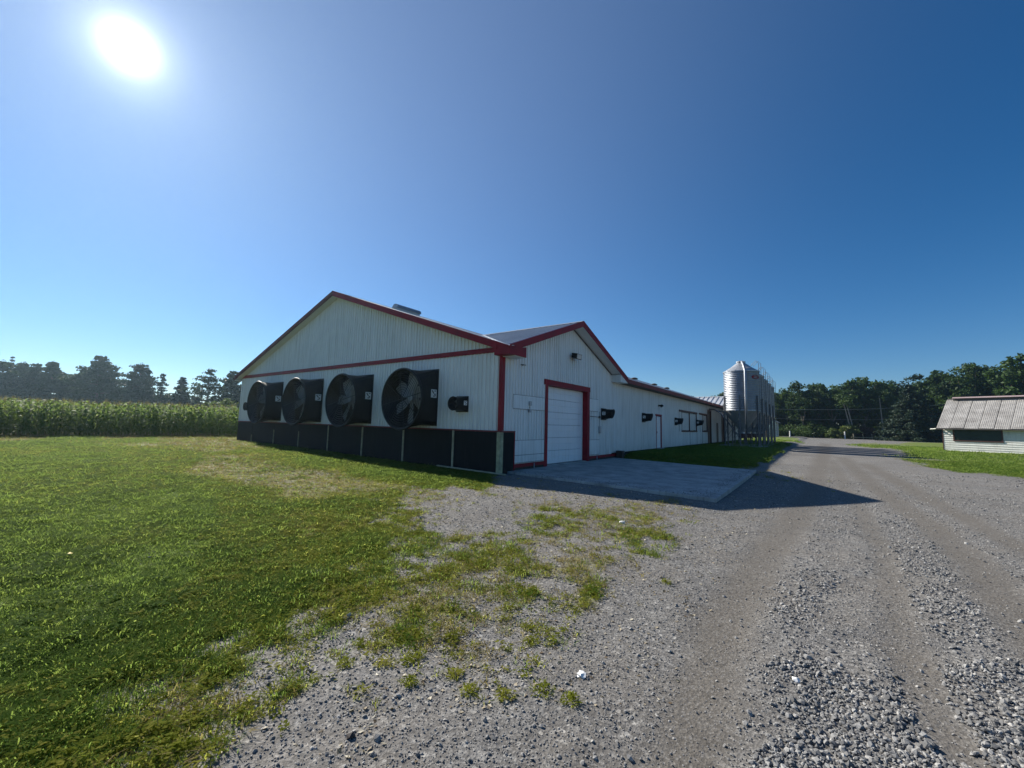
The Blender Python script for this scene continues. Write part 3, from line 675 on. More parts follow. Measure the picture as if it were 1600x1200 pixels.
plant('dry_grass', 'dry straw coloured grass in worn patches of the lawn', 110000, 1.7, 36, 0.9,
      lambda x, y, r, v, d, c, tr: sstep((v - 0.14) / 0.4) * sstep((d - 0.32) / 0.4) * 0.8,
      [blade_tuft(80 + i, 9, 0.04, 0.05, 0.0045, 0.07, 1.6) for i in range(4)], [M['dry']], lambda m, x, y, r, v, d, c: RNG.uniform(0.6, 1.2, m), 0.25)
plant('far_lawn_grass', 'green lawn grass round the small white barn and the bins', 60000, 20, 75, 0.5,
      lambda x, y, r, v, d, c, tr: sstep((v - 0.42) / 0.4) * (1 - 0.6 * d) * (x > -8),
      [blade_tuft(90 + i, 9, 0.08, 0.10, 0.012, 0.06) for i in range(4)], [M['grass']], lambda m, x, y, r, v, d, c: RNG.uniform(0.7, 1.2, m) * 1.1, grow=40)
def flake(seed):
    r = random.Random(seed); L, w = 0.5, r.uniform(0.22, 0.4); c = r.uniform(-.15, .25)
    return [(-L, 0, 0.02), (0, -w, c * .5), (L * r.uniform(.7, 1.1), 0, 0.05), (0, w, c)], [(0, 1, 2), (0, 2, 3)], [0, 0]
plant('leaf_litter', 'pale dead leaf flakes lying among the weeds and gravel', 45000, 1.6, 16, 1.15,
      lambda x, y, r, v, d, c, tr: np.exp(-((v - 0.3) / 0.3) ** 2) * (x < -0.7) * sstep((vnoise(x * 2.5, y * 2.5, 14) - 0.25) / 0.4) * (1 - tr),
      [flake(i) for i in range(6)], [M['litter']], lambda m, x, y, r, v, d, c: np.minimum(RNG.lognormal(-3.95, 0.42, m), 0.03), 0.3, 14.0, 0.1)
ST = [stone_tpl(i) for i in range(8)]
plant('heaped_stone', 'heap of coarse crushed stone at the near right of the drive', 120000, 1.5, 7, 1.3,
      lambda x, y, r, v, d, c, tr: sstep((c - 0.6) / 0.3) * (1 - 0.96 * sstep((tr - .2) / .3)) * (1 - v), ST, [M['stone']],
      lambda m, x, y, r, v, d, c: np.minimum(RNG.lognormal(-4.08, 0.38, m), 0.040), 0.6, 0, 0.15)
plant('crushed_stone', 'loose crushed grey stone spread between the wheel tracks of the drive', 190000, 1.5, 24, 1.1,
      lambda x, y, r, v, d, c, tr: sstep((c - 0.33) / 0.5) * (1 - 0.92 * sstep((tr - .25) / .4)) * (1 - v), ST, [M['stone']],
      lambda m, x, y, r, v, d, c: RNG.lognormal(-3.95, 0.34, m) * (0.62 + 0.5 * c), 0.5, 30.0, 0.12)
plant('pebbles', 'small grey brown pebbles pressed into the gravel', 280000, 1.5, 18, 1.15,
      lambda x, y, r, v, d, c, tr: (1 - 0.8 * tr) * (1 - 0.7 * sstep((v - .5) / .4)) * 0.8 * (x > -14), ST, [M['pebble']],
      lambda m, x, y, r, v, d, c: RNG.lognormal(-4.85, 0.42, m), 0.5, 16.0, 0.1)

# grit spilled on the slab's edges
n = 2600
gxs = RNG.uniform(-7.8, -1.9, n); t_ = RNG.random(n)
e_ = np.abs(RNG.normal(0, 0.28, n)) + 0.02
near_edge = RNG.random(n) < 0.6
x_ = np.where(near_edge, gxs, -1.9 - e_); y_ = np.where(near_edge, 10.6 + (-7.9 - gxs) * 0.106 + e_, 10.1 + t_ * 7.9)
s_ = RNG.lognormal(-4.6, 0.45, n) * 1.3
scatter('slab_grit', np.stack([x_, y_, np.full(n, 0.067)], 1), rand_rot(n, 0.5), np.stack([s_, s_, s_], 1), RNG.integers(0, 8, n), ST, 'grit and small stones spilled over the edges of the concrete slab', [M['pebble']])

# ------------------------------------------------------------------ corn
def corn_tpl(seed, H=2.15):
    r = random.Random(seed); mb = MB(); v = []; f = []; ms = []
    mb.tube([(0, 0, -0.05), (r.uniform(-.04, .04), r.uniform(-.04, .04), H * 0.9)], [0.016, 0.008], 4, cap=False)
    v = list(mb.v); f = list(mb.f); ms = [0] * len(f)
    a0 = r.uniform(0, 3.14)
    for i in range(12):
        z = H * (0.10 + 0.76 * i / 11) ; a = a0 + (i % 2) * math.pi + r.uniform(-.5, .5)
        L = (0.78 - 0.30 * abs(i / 11 - 0.45) * 2) * r.uniform(0.8, 1.15); w = 0.105 * r.uniform(.8, 1.2); up = r.uniform(0.55, 0.95) + 0.3 * i / 11
        d = Vector((math.cos(a), math.sin(a), 0)); sd = Vector((-d.y, d.x, 0)); n = len(v); tw = r.uniform(-.5, .5)
        for s, ww in ((0, .35), (.25, 1), (.55, .9), (.82, .5), (1, 0)):
            p = d * (L * (s - 0.12 * s * s)) + Vector((0, 0, z + L * (up * s - (up * 0.75 + 0.45) * s * s)))
            q = (sd + Vector((0, 0, tw * s))).normalized() * w / 2 * ww
            if ww: v += [tuple(p - q), tuple(p + q)]
            else: v.append(tuple(p))
        k = len(f)
        f += [(n, n + 1, n + 3, n + 2), (n + 2, n + 3, n + 5, n + 4), (n + 4, n + 5, n + 7, n + 6), (n + 6, n + 7, n + 8)]
        ms += [0] * 4
    for i in range(6):
        a = r.uniform(0, 6.28); t = r.uniform(.02, .12); n = len(v)
        v += [(-.006, 0, H * .86), (.006, 0, H * .86), (t * math.cos(a), t * math.sin(a), H * .86 + r.uniform(.2, .32))]
        f.append((n, n + 1, n + 2)); ms.append(1)
    return v, f, ms
px_, py_ = [], []
for i in range(64):
    xr = -35.2 - 0.76 * i
    step = 0.20 if i < 6 else (0.3 if i < 18 else 0.5)
    yy = np.arange(-14, 64, step)
    px_.append(np.full(len(yy), xr)); py_.append(yy)
cx = np.concatenate(px_); cy = np.concatenate(py_)
cx = cx + RNG.normal(0, 0.07, len(cx)) + 0.14 * (cy - 2) * 0.9; cy = cy + RNG.normal(0, 0.05, len(cy))
n = len(cx)
s = RNG.uniform(0.92, 1.11, n) * (0.97 + 0.06 * vnoise(cx * .5, cy * .5, 3))
scatter('corn_field', np.stack([cx, cy, height(cx, cy)], 1), rand_rot(n, 0.05), np.stack([s, s, s], 1), RNG.integers(0, 7, n),
        [corn_tpl(i) for i in range(7)], 'field of tall green corn with pale tassels left of the barn', [M['corn'], M['tassel']])
# ------------------------------------------------------------------ the long white barn
X0, XL, Y0, YE = -7.94, -27.45, 10.27, 62.0
RX, RZ, SLOPE = -17.6, 7.38, 0.341
OVF = 9.92                                   # front face of the gable overhang
EAVE = -7.44
zr = lambda x: RZ - SLOPE * abs(x - RX)
CY_, CZ_, CS_ = 14.9, 5.75, 0.365            # cross gable: ridge position, height, slope
zc = lambda y: CZ_ - CS_ * abs(y - CY_)
FY_, FZ_ = 49.0, 5.05                        # far cross gable
zf = lambda y: FZ_ - 0.345 * abs(y - FY_)

def ribbed(o, ud, vd, nd, u0, u1, vb, vt, pitch=0.165, depth=0.032, holes=(), phase=0.0):
    """profiled sheet metal over u0..u1, from vb(u) to vt(u), with rectangular holes (u0,u1,v0,v1)"""
    o, ud, vd, nd = Vector(o), Vector(ud), Vector(vd), Vector(nd)
    prof = [(0.0, 0), (0.66, 0), (0.72, 1), (0.92, 1)]
    us = []
    k = math.floor((u0 - phase) / pitch) - 1
    while phase + k * pitch < u1 + pitch:
        for a, d in prof: us.append((phase + (k + a) * pitch, d * depth))
        k += 1
    xs = [q[0] for q in us]; ds = [q[1] for q in us]
    dep = lambda u: float(np.interp(u, xs, ds))
    cut = {u0, u1}
    for q in xs:
        if u0 < q < u1: cut.add(q)
    for h in holes:
        for e in h[:2]:
            if u0 < e < u1: cut.add(e)
    cut = sorted(cut)
    mb = MB()
    for a, b in zip(cut, cut[1:]):
        if b - a < 1e-5: continue
        mid = (a + b) / 2
        hs = sorted([h for h in holes if h[0] <= mid <= h[1]], key=lambda h: h[2])
        segs = []; lo = (vb(a), vb(b))
        for h in hs:
            segs.append((lo, (h[2], h[2]))); lo = (h[3], h[3])
        segs.append((lo, (vt(a), vt(b))))
        for (la, lb), (ta, tb) in segs:
            if ta - la < 1e-3 and tb - lb < 1e-3: continue
            P = lambda u, v: o + ud * u + vd * v + nd * dep(u)
            mb.raw([P(a, la), P(b, lb), P(b, max(tb, lb)), P(a, max(ta, la))], [(0, 1, 2, 3)])
    return mb

barn = empty('barn', (0, 0, 0))
tag(barn, 'long white ribbed steel barn with red trim and two gables', 'barn')
barn_g = lambda x, y: float(height(x, y))
# front gable wall in two lifts with the red belt between them
ribbed((0, Y0, 0), (1, 0, 0), (0, 0, 1), (0, -1, 0), XL, X0 - 0.06, lambda u: 1.33, lambda u: 3.845).build('gable_wall', M['wall'], barn)
ribbed((0, Y0, 0), (1, 0, 0), (0, 0, 1), (0, -1, 0), XL + 0.25, X0 - 0.06, lambda u: 3.995, lambda u: max(3.995, zr(u) - 0.17)).build('gable_cladding', M['wall'], barn)
MB().box((XL - 0.02, Y0 - 0.06, 3.84), (X0 - 0.02, Y0 + 0.02, 4.0)).build('belt_trim', M['red'], barn)
MB().box((XL - 0.03, Y0 - 0.085, 1.29), (X0 + 0.09, Y0 - 0.0, 1.335)).build('ledge_flashing', M['red_faded'], barn)
w_ = MB()                                    # rear and left walls, plain
w_.box((XL, Y0 + 0.03, -0.2), (XL + 0.1, YE, 3.83)); w_.box((XL, YE - 0.1, -0.2), (X0 - 0.05, YE, 3.83))
w_.prism([(XL, YE - 0.1, 3.83), (X0 - 0.05, YE - 0.1, 3.83), (RX, YE - 0.1, RZ - 0.2)], (0, 0.1, 0))
w_.build('rear_wall', M['wall'], barn)
MB().box((XL - 0.03, Y0 - 0.04, 1.34), (XL + 0.08, Y0 + 0.05, 3.84)).build('corner_trim', M['white_steel'], barn)
# black boards below the ledge, with pale battens over their joints
bx_ = [XL, -25.46, -22.84, -20.26, -17.65, -15.07, -12.48, -9.90, -8.02]
for a, b in zip(bx_, bx_[1:]):
    MB().box((a + 0.012, Y0 - 0.055, min(barn_g(a, 10), barn_g(b, 10)) - 0.15), (b - 0.012, Y0 - 0.01, 1.288)).build('skirt_board', M['black_panel'], barn)
for i, a in enumerate(bx_[1:-1]):
    z0 = barn_g(a, 10.2) - 0.1
    w = 0.035 if i > 3 else 0.025
    MB().box((a - w, Y0 - 0.085, z0), (a + w, Y0 - 0.057, 1.286 if i > 2 else (0.95 if i else 0.6))).build('batten', M['batten'], barn)
post = MB().box((-8.015, Y0 - 0.085, -0.1), (-7.885, Y0 + 0.085, 1.286)).build('corner_post', M['mossy'], barn)
MB().box((X0 + 0.005, Y0 + 0.088, -0.1), (X0 + 0.055, 10.93, 1.288)).build('skirt_board', M['black_panel'], barn)
MB().box((X0 + 0.0, Y0 + 0.02, 1.29), (X0 + 0.085, 10.96, 1.333)).build('ledge_flashing', M['red_faded'], barn)
MB().box((X0 + 0.0, 10.932, 0.0), (X0 + 0.07, 10.968, 1.288)).build('skirt_edge_trim', M['red'], barn)
MB().box((-8.02, Y0 - 0.055, 1.336), (-7.89, Y0 + 0.10, 3.838)).build('corner_trim', M['red'], barn)

# east wall with its openings
DR = (13.02, 16.30, -0.5, 3.03)
SD = (25.9, 27.0, -0.5, 2.34)
WN = [(32.0, 36.75, 1.40, 2.78), (38.85, 40.9, 1.40, 2.78)]
OP = [(41.25, 42.6, -0.5, 3.2), (48.1, 49.6, -0.5, 3.0)]
def east_top(y):
    if y < 18.93: return min(zc(y) - 0.17, 9)
    return 3.72
holes = [DR, SD] + WN + OP
ew = ribbed((X0, 0, 0), (0, 1, 0), (0, 0, 1), (1, 0, 0), Y0 + 0.10, 18.93, lambda u: 0.24, lambda u: zc(u) - 0.17, holes=holes)
ew2 = ribbed((X0, 0, 0), (0, 1, 0), (0, 0, 1), (1, 0, 0), 18.93, YE, lambda u: 0.30, lambda u: 3.72, holes=holes)
ew.v += []
n0 = len(ew.v); ew.v += ew2.v; ew.f += [tuple(i + n0 for i in q) for q in ew2.f]
ew.build('side_wall', M['wall'], barn)
fd = MB()
for a, b in ((10.97, 12.83), (16.5, 25.9), (27.0, 41.25), (42.6, 48.1), (49.6, YE)):
    fd.box((X0 - 0.1, a, -0.3), (X0 + 0.012, b, 0.236 if a < 18 else 0.296))
fd.build('foundation', M['foundation'], barn)
for a, b in ((10.97, 12.82), (16.51, 19.5)):
    MB().box((X0 + 0.034, a, 0.15), (X0 + 0.055, b, 0.262)).build('baseboard', M['red'], barn)
# flat steel patches and their dark seams beside the big door
def plate(y0, y1, z0, z1):
    p = MB().box((X0 + 0.033, y0, z0), (X0 + 0.040, y1, z1)).build('patch_plate', M['wall'], barn)
    s = MB()
    for a, b in (((y0 - 0.012, z0 - 0.012), (y1 + 0.012, z0)), ((y0 - 0.012, z1), (y1 + 0.012, z1 + 0.012)), ((y0 - 0.012, z0), (y0, z1)), ((y1, z0), (y1 + 0.012, z1))):
        s.box((X0 + 0.0325, a[0], a[1]), (X0 + 0.0365, b[0], b[1]))
    s.build('seam', M['dark_clad'], p)
plate(10.86, 12.80, 2.07, 2.52)
plate(10.99, 12.80, 0.30, 0.53)
plate(10.99, 12.80, 0.545, 1.02)
plate(16.53, 17.55, 0.32, 0.95)
plate(16.53, 17.40, 2.22, 2.75)
# sectional garage door in its red frame
gd = empty('garage_door', (0, 0, 0)); gd.parent = barn
xd = X0 - 0.26
hh = (3.03 - 0.09) / 6
for i in range(6):
    z = 0.09 + i * hh
    pr = [(0, 0.004), (0.03, 0.004), (0.04, 0.02), (0.04, hh * 0.46), (0.028, hh * 0.485), (0.028, hh * 0.515), (0.04, hh * 0.54), (0.04, hh - 0.02), (0.03, hh - 0.004), (0, hh - 0.004)]
    MB().prism([(xd + a, 13.03, z + b) for a, b in pr], (0, 3.23, 0)).build('door_panel', M['door_white'], gd)
MB().box((xd - 0.05, 13.0, 0.0), (xd - 0.005, 16.32, 3.1)).build('door_backing', M['dark'], gd)
MB().box((xd, 16.262, 0.07), (xd + 0.075, 16.294, 3.0)).build('door_track', M['white'], gd)
MB().box((X0 - 0.30, 12.83, 0.05), (X0 + 0.05, 13.02, 3.028)).build('door_jamb', M['red'], gd)
MB().box((X0 - 0.30, 16.30, 0.05), (X0 + 0.05, 16.51, 3.028)).build('door_jamb', M['red'], gd)
MB().box((X0 - 0.30, 12.80, 3.03), (X0 + 0.06, 16.54, 3.23)).build('door_header', M['red'], gd)
MB().box((X0 - 0.30, 13.02, 0.0), (X0 + 0.02, 16.30, 0.082)).build('threshold', M['concrete'], gd)
# white side door
sd = empty('side_door', (0, 0, 0)); sd.parent = barn
MB().box((X0 - 0.06, 25.98, 0.32), (X0 - 0.01, 26.92, 2.26)).build('door_leaf', M['door_white'], sd, bevel=0.008)
MB().box((X0 - 0.08, 25.86, 0.26), (X0 + 0.035, 25.975, 2.30)).build('door_jamb', M['red'], sd)
MB().box((X0 - 0.08, 26.925, 0.26), (X0 + 0.035, 27.04, 2.30)).build('door_jamb', M['red'], sd)
MB().box((X0 - 0.08, 25.84, 2.303), (X0 + 0.04, 27.06, 2.40)).build('door_header', M['red'], sd)
MB().box((X0 - 0.01, 26.04, 1.22), (X0 + 0.05, 26.12, 1.34)).build('handle', M['galv_dull'], sd, bevel=0.01)
MB().box((X0 - 0.08, 25.9, 0.2), (X0 + 0.2, 27.0, 0.315)).build('doorstep', M['concrete'], sd)
# boarded windows
for k, (a, b, z0, z1) in enumerate(WN):
    wn = empty('window', (0, 0, 0)); wn.parent = barn
    cuts = [a, (a + b) / 2, b] if k == 0 else [a, b]
    for c, d in zip(cuts, cuts[1:]):
        MB().box((X0 - 0.05, c + 0.03, z0 + 0.03), (X0 - 0.02, d - 0.03, z1 - 0.03)).build('board', M['white_steel'], wn)
    for c in cuts: MB().box((X0 - 0.06, c - 0.035, z0), (X0 + 0.045, c + 0.035, z1)).build('window_post', M['brown_frame'], wn)
    MB().box((X0 - 0.02, a - 0.08, z0 - 0.09), (X0 + 0.07, b + 0.08, z0 - 0.002)).build('window_sill', M['brown_frame'], wn)
    MB().box((X0 + 0.022, a - 0.75 if k == 0 else a - 1.2, z1 + 0.003), (X0 + 0.075, b + 0.1, z1 + 0.13)).build('window_header', M['brown_frame'], wn)
for y, z0, z1 in ((31.25, 1.35, 2.9), (34.4, 0.3, 1.3), (36.75, 0.3, 1.3), (38.0, 1.3, 2.8), (38.85, 0.3, 1.3)):
    MB().box((X0 + 0.0325, y - 0.025, z0), (X0 + 0.042, y + 0.025, z1)).build('wall_seam', M['dark_clad'], barn)
# tall openings with brown sliding doors pushed half open
for a, b, _, z1 in OP:
    ow = empty('sliding_doorway', (0, 0, 0)); ow.parent = barn
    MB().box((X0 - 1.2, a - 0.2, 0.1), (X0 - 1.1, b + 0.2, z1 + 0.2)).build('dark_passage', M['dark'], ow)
    MB().box((X0 - 0.1, a + 0.5, 0.25), (X0 - 0.05, b - 0.02, z1 - 0.03)).build('sliding_panel', M['brown_clad'], ow)
    f = MB(); f.box((X0 - 0.3, a - 0.12, 0.2), (X0 + 0.05, a, z1)); f.box((X0 - 0.3, b, 0.2), (X0 + 0.05, b + 0.12, z1)); f.box((X0 - 0.3, a - 0.14, z1 + 0.002), (X0 + 0.06, b + 0.14, z1 + 0.14))
    f.build('door_frame', M['brown_frame'], ow)
MB().box((X0 + 0.022, 45.2, 0.3), (X0 + 0.05, 46.1, 2.2)).build('narrow_door', M['brown_clad'], barn)

# roofs
ang = math.atan(SLOPE); vr = Vector((-math.cos(ang), 0, math.sin(ang))); nr = Vector((math.sin(ang), 0, math.cos(ang)))
Lr = (EAVE - RX) / math.cos(ang)
z_e = zr(EAVE)
def v_cut(y):                                # main slope is hidden under the cross gables
    for yc, zz, s, f in ((CY_, CZ_, CS_, zc), (FY_, FZ_, 0.345, zf)):
        if f(y) > z_e: return (f(y) - z_e) / SLOPE / math.cos(ang) - 0.05
    return 0.0
roof = empty('roof', (0, 0, 0)); roof.parent = barn
ribbed((EAVE, 0, z_e), (0, 1, 0), vr, nr, OVF, YE + 0.3, lambda y: max(0, v_cut(y)), lambda y: Lr, 0.30, 0.025).build('roof_sheeting', M['roof_metal'], roof)
vl = Vector((math.cos(ang), 0, math.sin(ang))); nl = Vector((-math.sin(ang), 0, math.cos(ang)))
xl_e = 2 * RX - EAVE
ribbed((xl_e, 0, z_e), (0, 1, 0), vl, nl, OVF, YE + 0.3, lambda y: 0, lambda y: Lr, 0.30, 0.025).build('roof_sheeting', M['roof_metal'], roof)
MB().prism([(RX - 0.18, OVF, RZ - 0.02), (RX, OVF, RZ + 0.05), (RX + 0.18, OVF, RZ - 0.02)], (0, YE - OVF + 0.3, 0)).build('ridge_cap', M['roof_metal'], roof)
def cross_roof(yc, zz, f, y_lo, y_hi, mat, pitch=0.30, rib=0.03):
    sl_ = (zz - z_e)
    for sgn, ye in ((-1, y_lo), (1, y_hi)):
        run = abs(yc - ye); a = math.atan2(zz - f(ye), run)
        vd = Vector((0, -sgn * math.cos(a), math.sin(a))); nd = Vector((0, sgn * math.sin(a), math.cos(a)))
        L = run / math.cos(a)
        # u runs away from the wall along -X; the valley bounds the sheet below
        def vb(u, L=L, a=a, f=f, ye=ye): return max(0.0, min(L, (z_e + SLOPE * u - f(ye)) / math.sin(a) - 0.04))
        ue = (zz - z_e) / SLOPE + 0.1
        mb = ribbed((EAVE, ye, f(ye)), (-1, 0, 0), vd, nd, 0, ue, vb, lambda u, L=L: L, pitch, rib)
        mb.build('cross_roof_sheeting', mat, roof)
    MB().prism([(EAVE + 0.01, yc - 0.16, zz - 0.02), (EAVE + 0.01, yc, zz + 0.05), (EAVE + 0.01, yc + 0.16, zz - 0.02)], (-((zz - z_e) / SLOPE + 0.2), 0, 0)).build('ridge_cap', mat, roof)
cross_roof(CY_, CZ_, zc, 9.93, 19.85, M['roof_metal'])
cross_roof(FY_, FZ_, zf, 45.7, 52.3, M['roof_bright'], 0.48, 0.07)
vly = MB(); vly.bar((EAVE + 0.02, 9.99, z_e + 0.035), (-12.6, 14.86, CZ_ + 0.0), 0.22, 0.012, (0.3, -0.3, 0.9)); vly.build('valley_flashing', M['roof_bright'], roof)
# rakes, fascias and soffits
def rake(p, q, dirn, drop=0.2, thick=0.03, name='rake_fascia', mat='red', capmat='red'):
    p, q, e = Vector(p), Vector(q), Vector(dirn)
    dz = Vector((0, 0, -drop))
    MB().prism([p + dz, q + dz, q, p], e * thick).build(name, M[mat], barn)
    MB().prism([p + Vector((0, 0, -0.075)) + e * -0.012, q + Vector((0, 0, -0.075)) + e * -0.012, q + Vector((0, 0, 0.035)) + e * -0.012, p + Vector((0, 0, 0.035)) + e * -0.012], e * 0.0115).build('rake_cap', M[capmat], barn)
rake((xl_e - 0.02, OVF, z_e), (RX, OVF, RZ), (0, 1, 0), 0.16, mat='rake_glare', capmat='rake_glare')
rake((RX, OVF, RZ), (EAVE, OVF, z_e), (0, 1, 0))
so = MB()
for a, b in (((xl_e, z_e), (RX, RZ)), ((RX, RZ), (EAVE, z_e))):
    so.raw([(a[0], OVF + 0.031, a[1] - 0.19), (b[0], OVF + 0.031, b[1] - 0.19), (b[0], Y0 + 0.02, b[1] - 0.19), (a[0], Y0 + 0.02, a[1] - 0.19)], [(0, 1, 2, 3)])
so.build('gable_soffit', M['white_steel'], barn)
# white end of the left eave
MB().box((xl_e - 0.02, OVF + 0.032, z_e - 0.22), (XL + 0.02, Y0 + 0.3, z_e - 0.19)).build('eave_soffit', M['white_steel'], barn)
MB().box((xl_e - 0.05, OVF + 0.02, z_e - 0.2), (xl_e - 0.021, YE, z_e)).build('eave_fascia', M['red'], barn)
# red boxed return at the corner where both roofs meet
MB().prism([(X0 - 0.05, OVF - 0.02, z_e - 0.235), (X0 + 0.04, OVF - 0.02, z_e - 0.235), (X0 + 0.04, OVF - 0.02, z_e + 0.15), (X0 - 0.05, OVF - 0.02, z_e + 0.18)], (0, Y0 - 0.062 - OVF + 0.02, 0)).build('eave_return', M['red'], barn)
MB().prism([(X0 + 0.042, OVF - 0.02, z_e - 0.235), (X0 + 0.042, 10.80, z_e - 0.235), (X0 + 0.042, 10.80, z_e + 0.10), (X0 + 0.042, OVF - 0.02, z_e - 0.06)], (EAVE + 0.013 - X0, 0, 0)).build('eave_return', M['red'], barn)
MB().box((X0 + 0.043, Y0 - 0.05, z_e - 0.25), (EAVE + 0.02, 10.79, z_e - 0.236)).build('eave_soffit', M['white_steel'], barn)
rake((EAVE + 0.03, 9.93, zc(9.93)), (EAVE + 0.03, CY_, CZ_), (-1, 0, 0))
rake((EAVE + 0.03, CY_, CZ_), (EAVE + 0.03, 19.85, zc(19.85)), (-1, 0, 0))
so = MB()
for ya, yb in ((10.8, CY_), (CY_, 19.85)):
    so.raw([(EAVE - 0.002, ya, zc(ya) - 0.19), (EAVE - 0.002, yb, zc(yb) - 0.19), (X0 - 0.02, yb, zc(yb) - 0.19), (X0 - 0.02, ya, zc(ya) - 0.19)], [(0, 1, 2, 3)])
so.build('gable_soffit', M['white_steel'], barn)
st = MB()                                    # dark trim where the cross gable's soffit meets the wall
st.prism([(X0 + 0.033, CY_, CZ_ - 0.195), (X0 + 0.033, 18.9, zc(18.9) - 0.195), (X0 + 0.033, 18.9, zc(18.9) - 0.245), (X0 + 0.033, CY_, CZ_ - 0.245)], (0.02, 0, 0))
st.prism([(X0 + 0.033, 10.8, zc(10.8) - 0.195), (X0 + 0.033, CY_, CZ_ - 0.195), (X0 + 0.033, CY_, CZ_ - 0.215), (X0 + 0.033, 10.8, zc(10.8) - 0.215)], (0.02, 0, 0))
st.build('soffit_trim', M['dark_clad'], barn)
MB().box((X0 + 0.02, 18.93, z_e - 0.21), (EAVE - 0.003, 19.86, z_e + 0.13)).build('eave_return', M['white_steel'], barn)
for a, b in ((19.87, 45.72), (52.3, YE)):
    MB().box((EAVE - 0.001, a, z_e - 0.19), (EAVE + 0.035, b, z_e + 0.01)).build('eave_fascia', M['red_faded'], barn)
    MB().box((X0 + 0.0, a, z_e - 0.192), (EAVE - 0.002, b, z_e - 0.18)).build('eave_soffit', M['dark_clad'], barn)
rake((EAVE + 0.03, 45.72, zf(45.72)), (EAVE + 0.03, FY_, FZ_), (-1, 0, 0), mat='dark_clad', capmat='roof_bright')
rake((EAVE + 0.03, FY_, FZ_), (EAVE + 0.03, 52.28, zf(52.28)), (-1, 0, 0), mat='dark_clad', capmat='roof_bright')
MB().prism([(X0 + 0.1, 45.75, 3.72), (X0 + 0.1, 52.25, 3.72), (X0 + 0.1, 52.25, zf(52.25) - 0.2), (X0 + 0.1, FY_, FZ_ - 0.2), (X0 + 0.1, 45.75, zf(45.75) - 0.2)], (0.1, 0, 0)).build('far_gable_cladding', M['dark_clad'], barn)

# slab in front of the big door
slab = MB(); slab.prism([(-7.93, 10.62, -0.12), (-1.78, 9.98, -0.12), (-1.84, 18.15, -0.12), (-7.93, 19.35, -0.12)], (0, 0, 0.185))
tag(slab.build('concrete_slab', M['concrete'], bevel=0.012), 'pale concrete slab in front of the garage door', kind='structure')

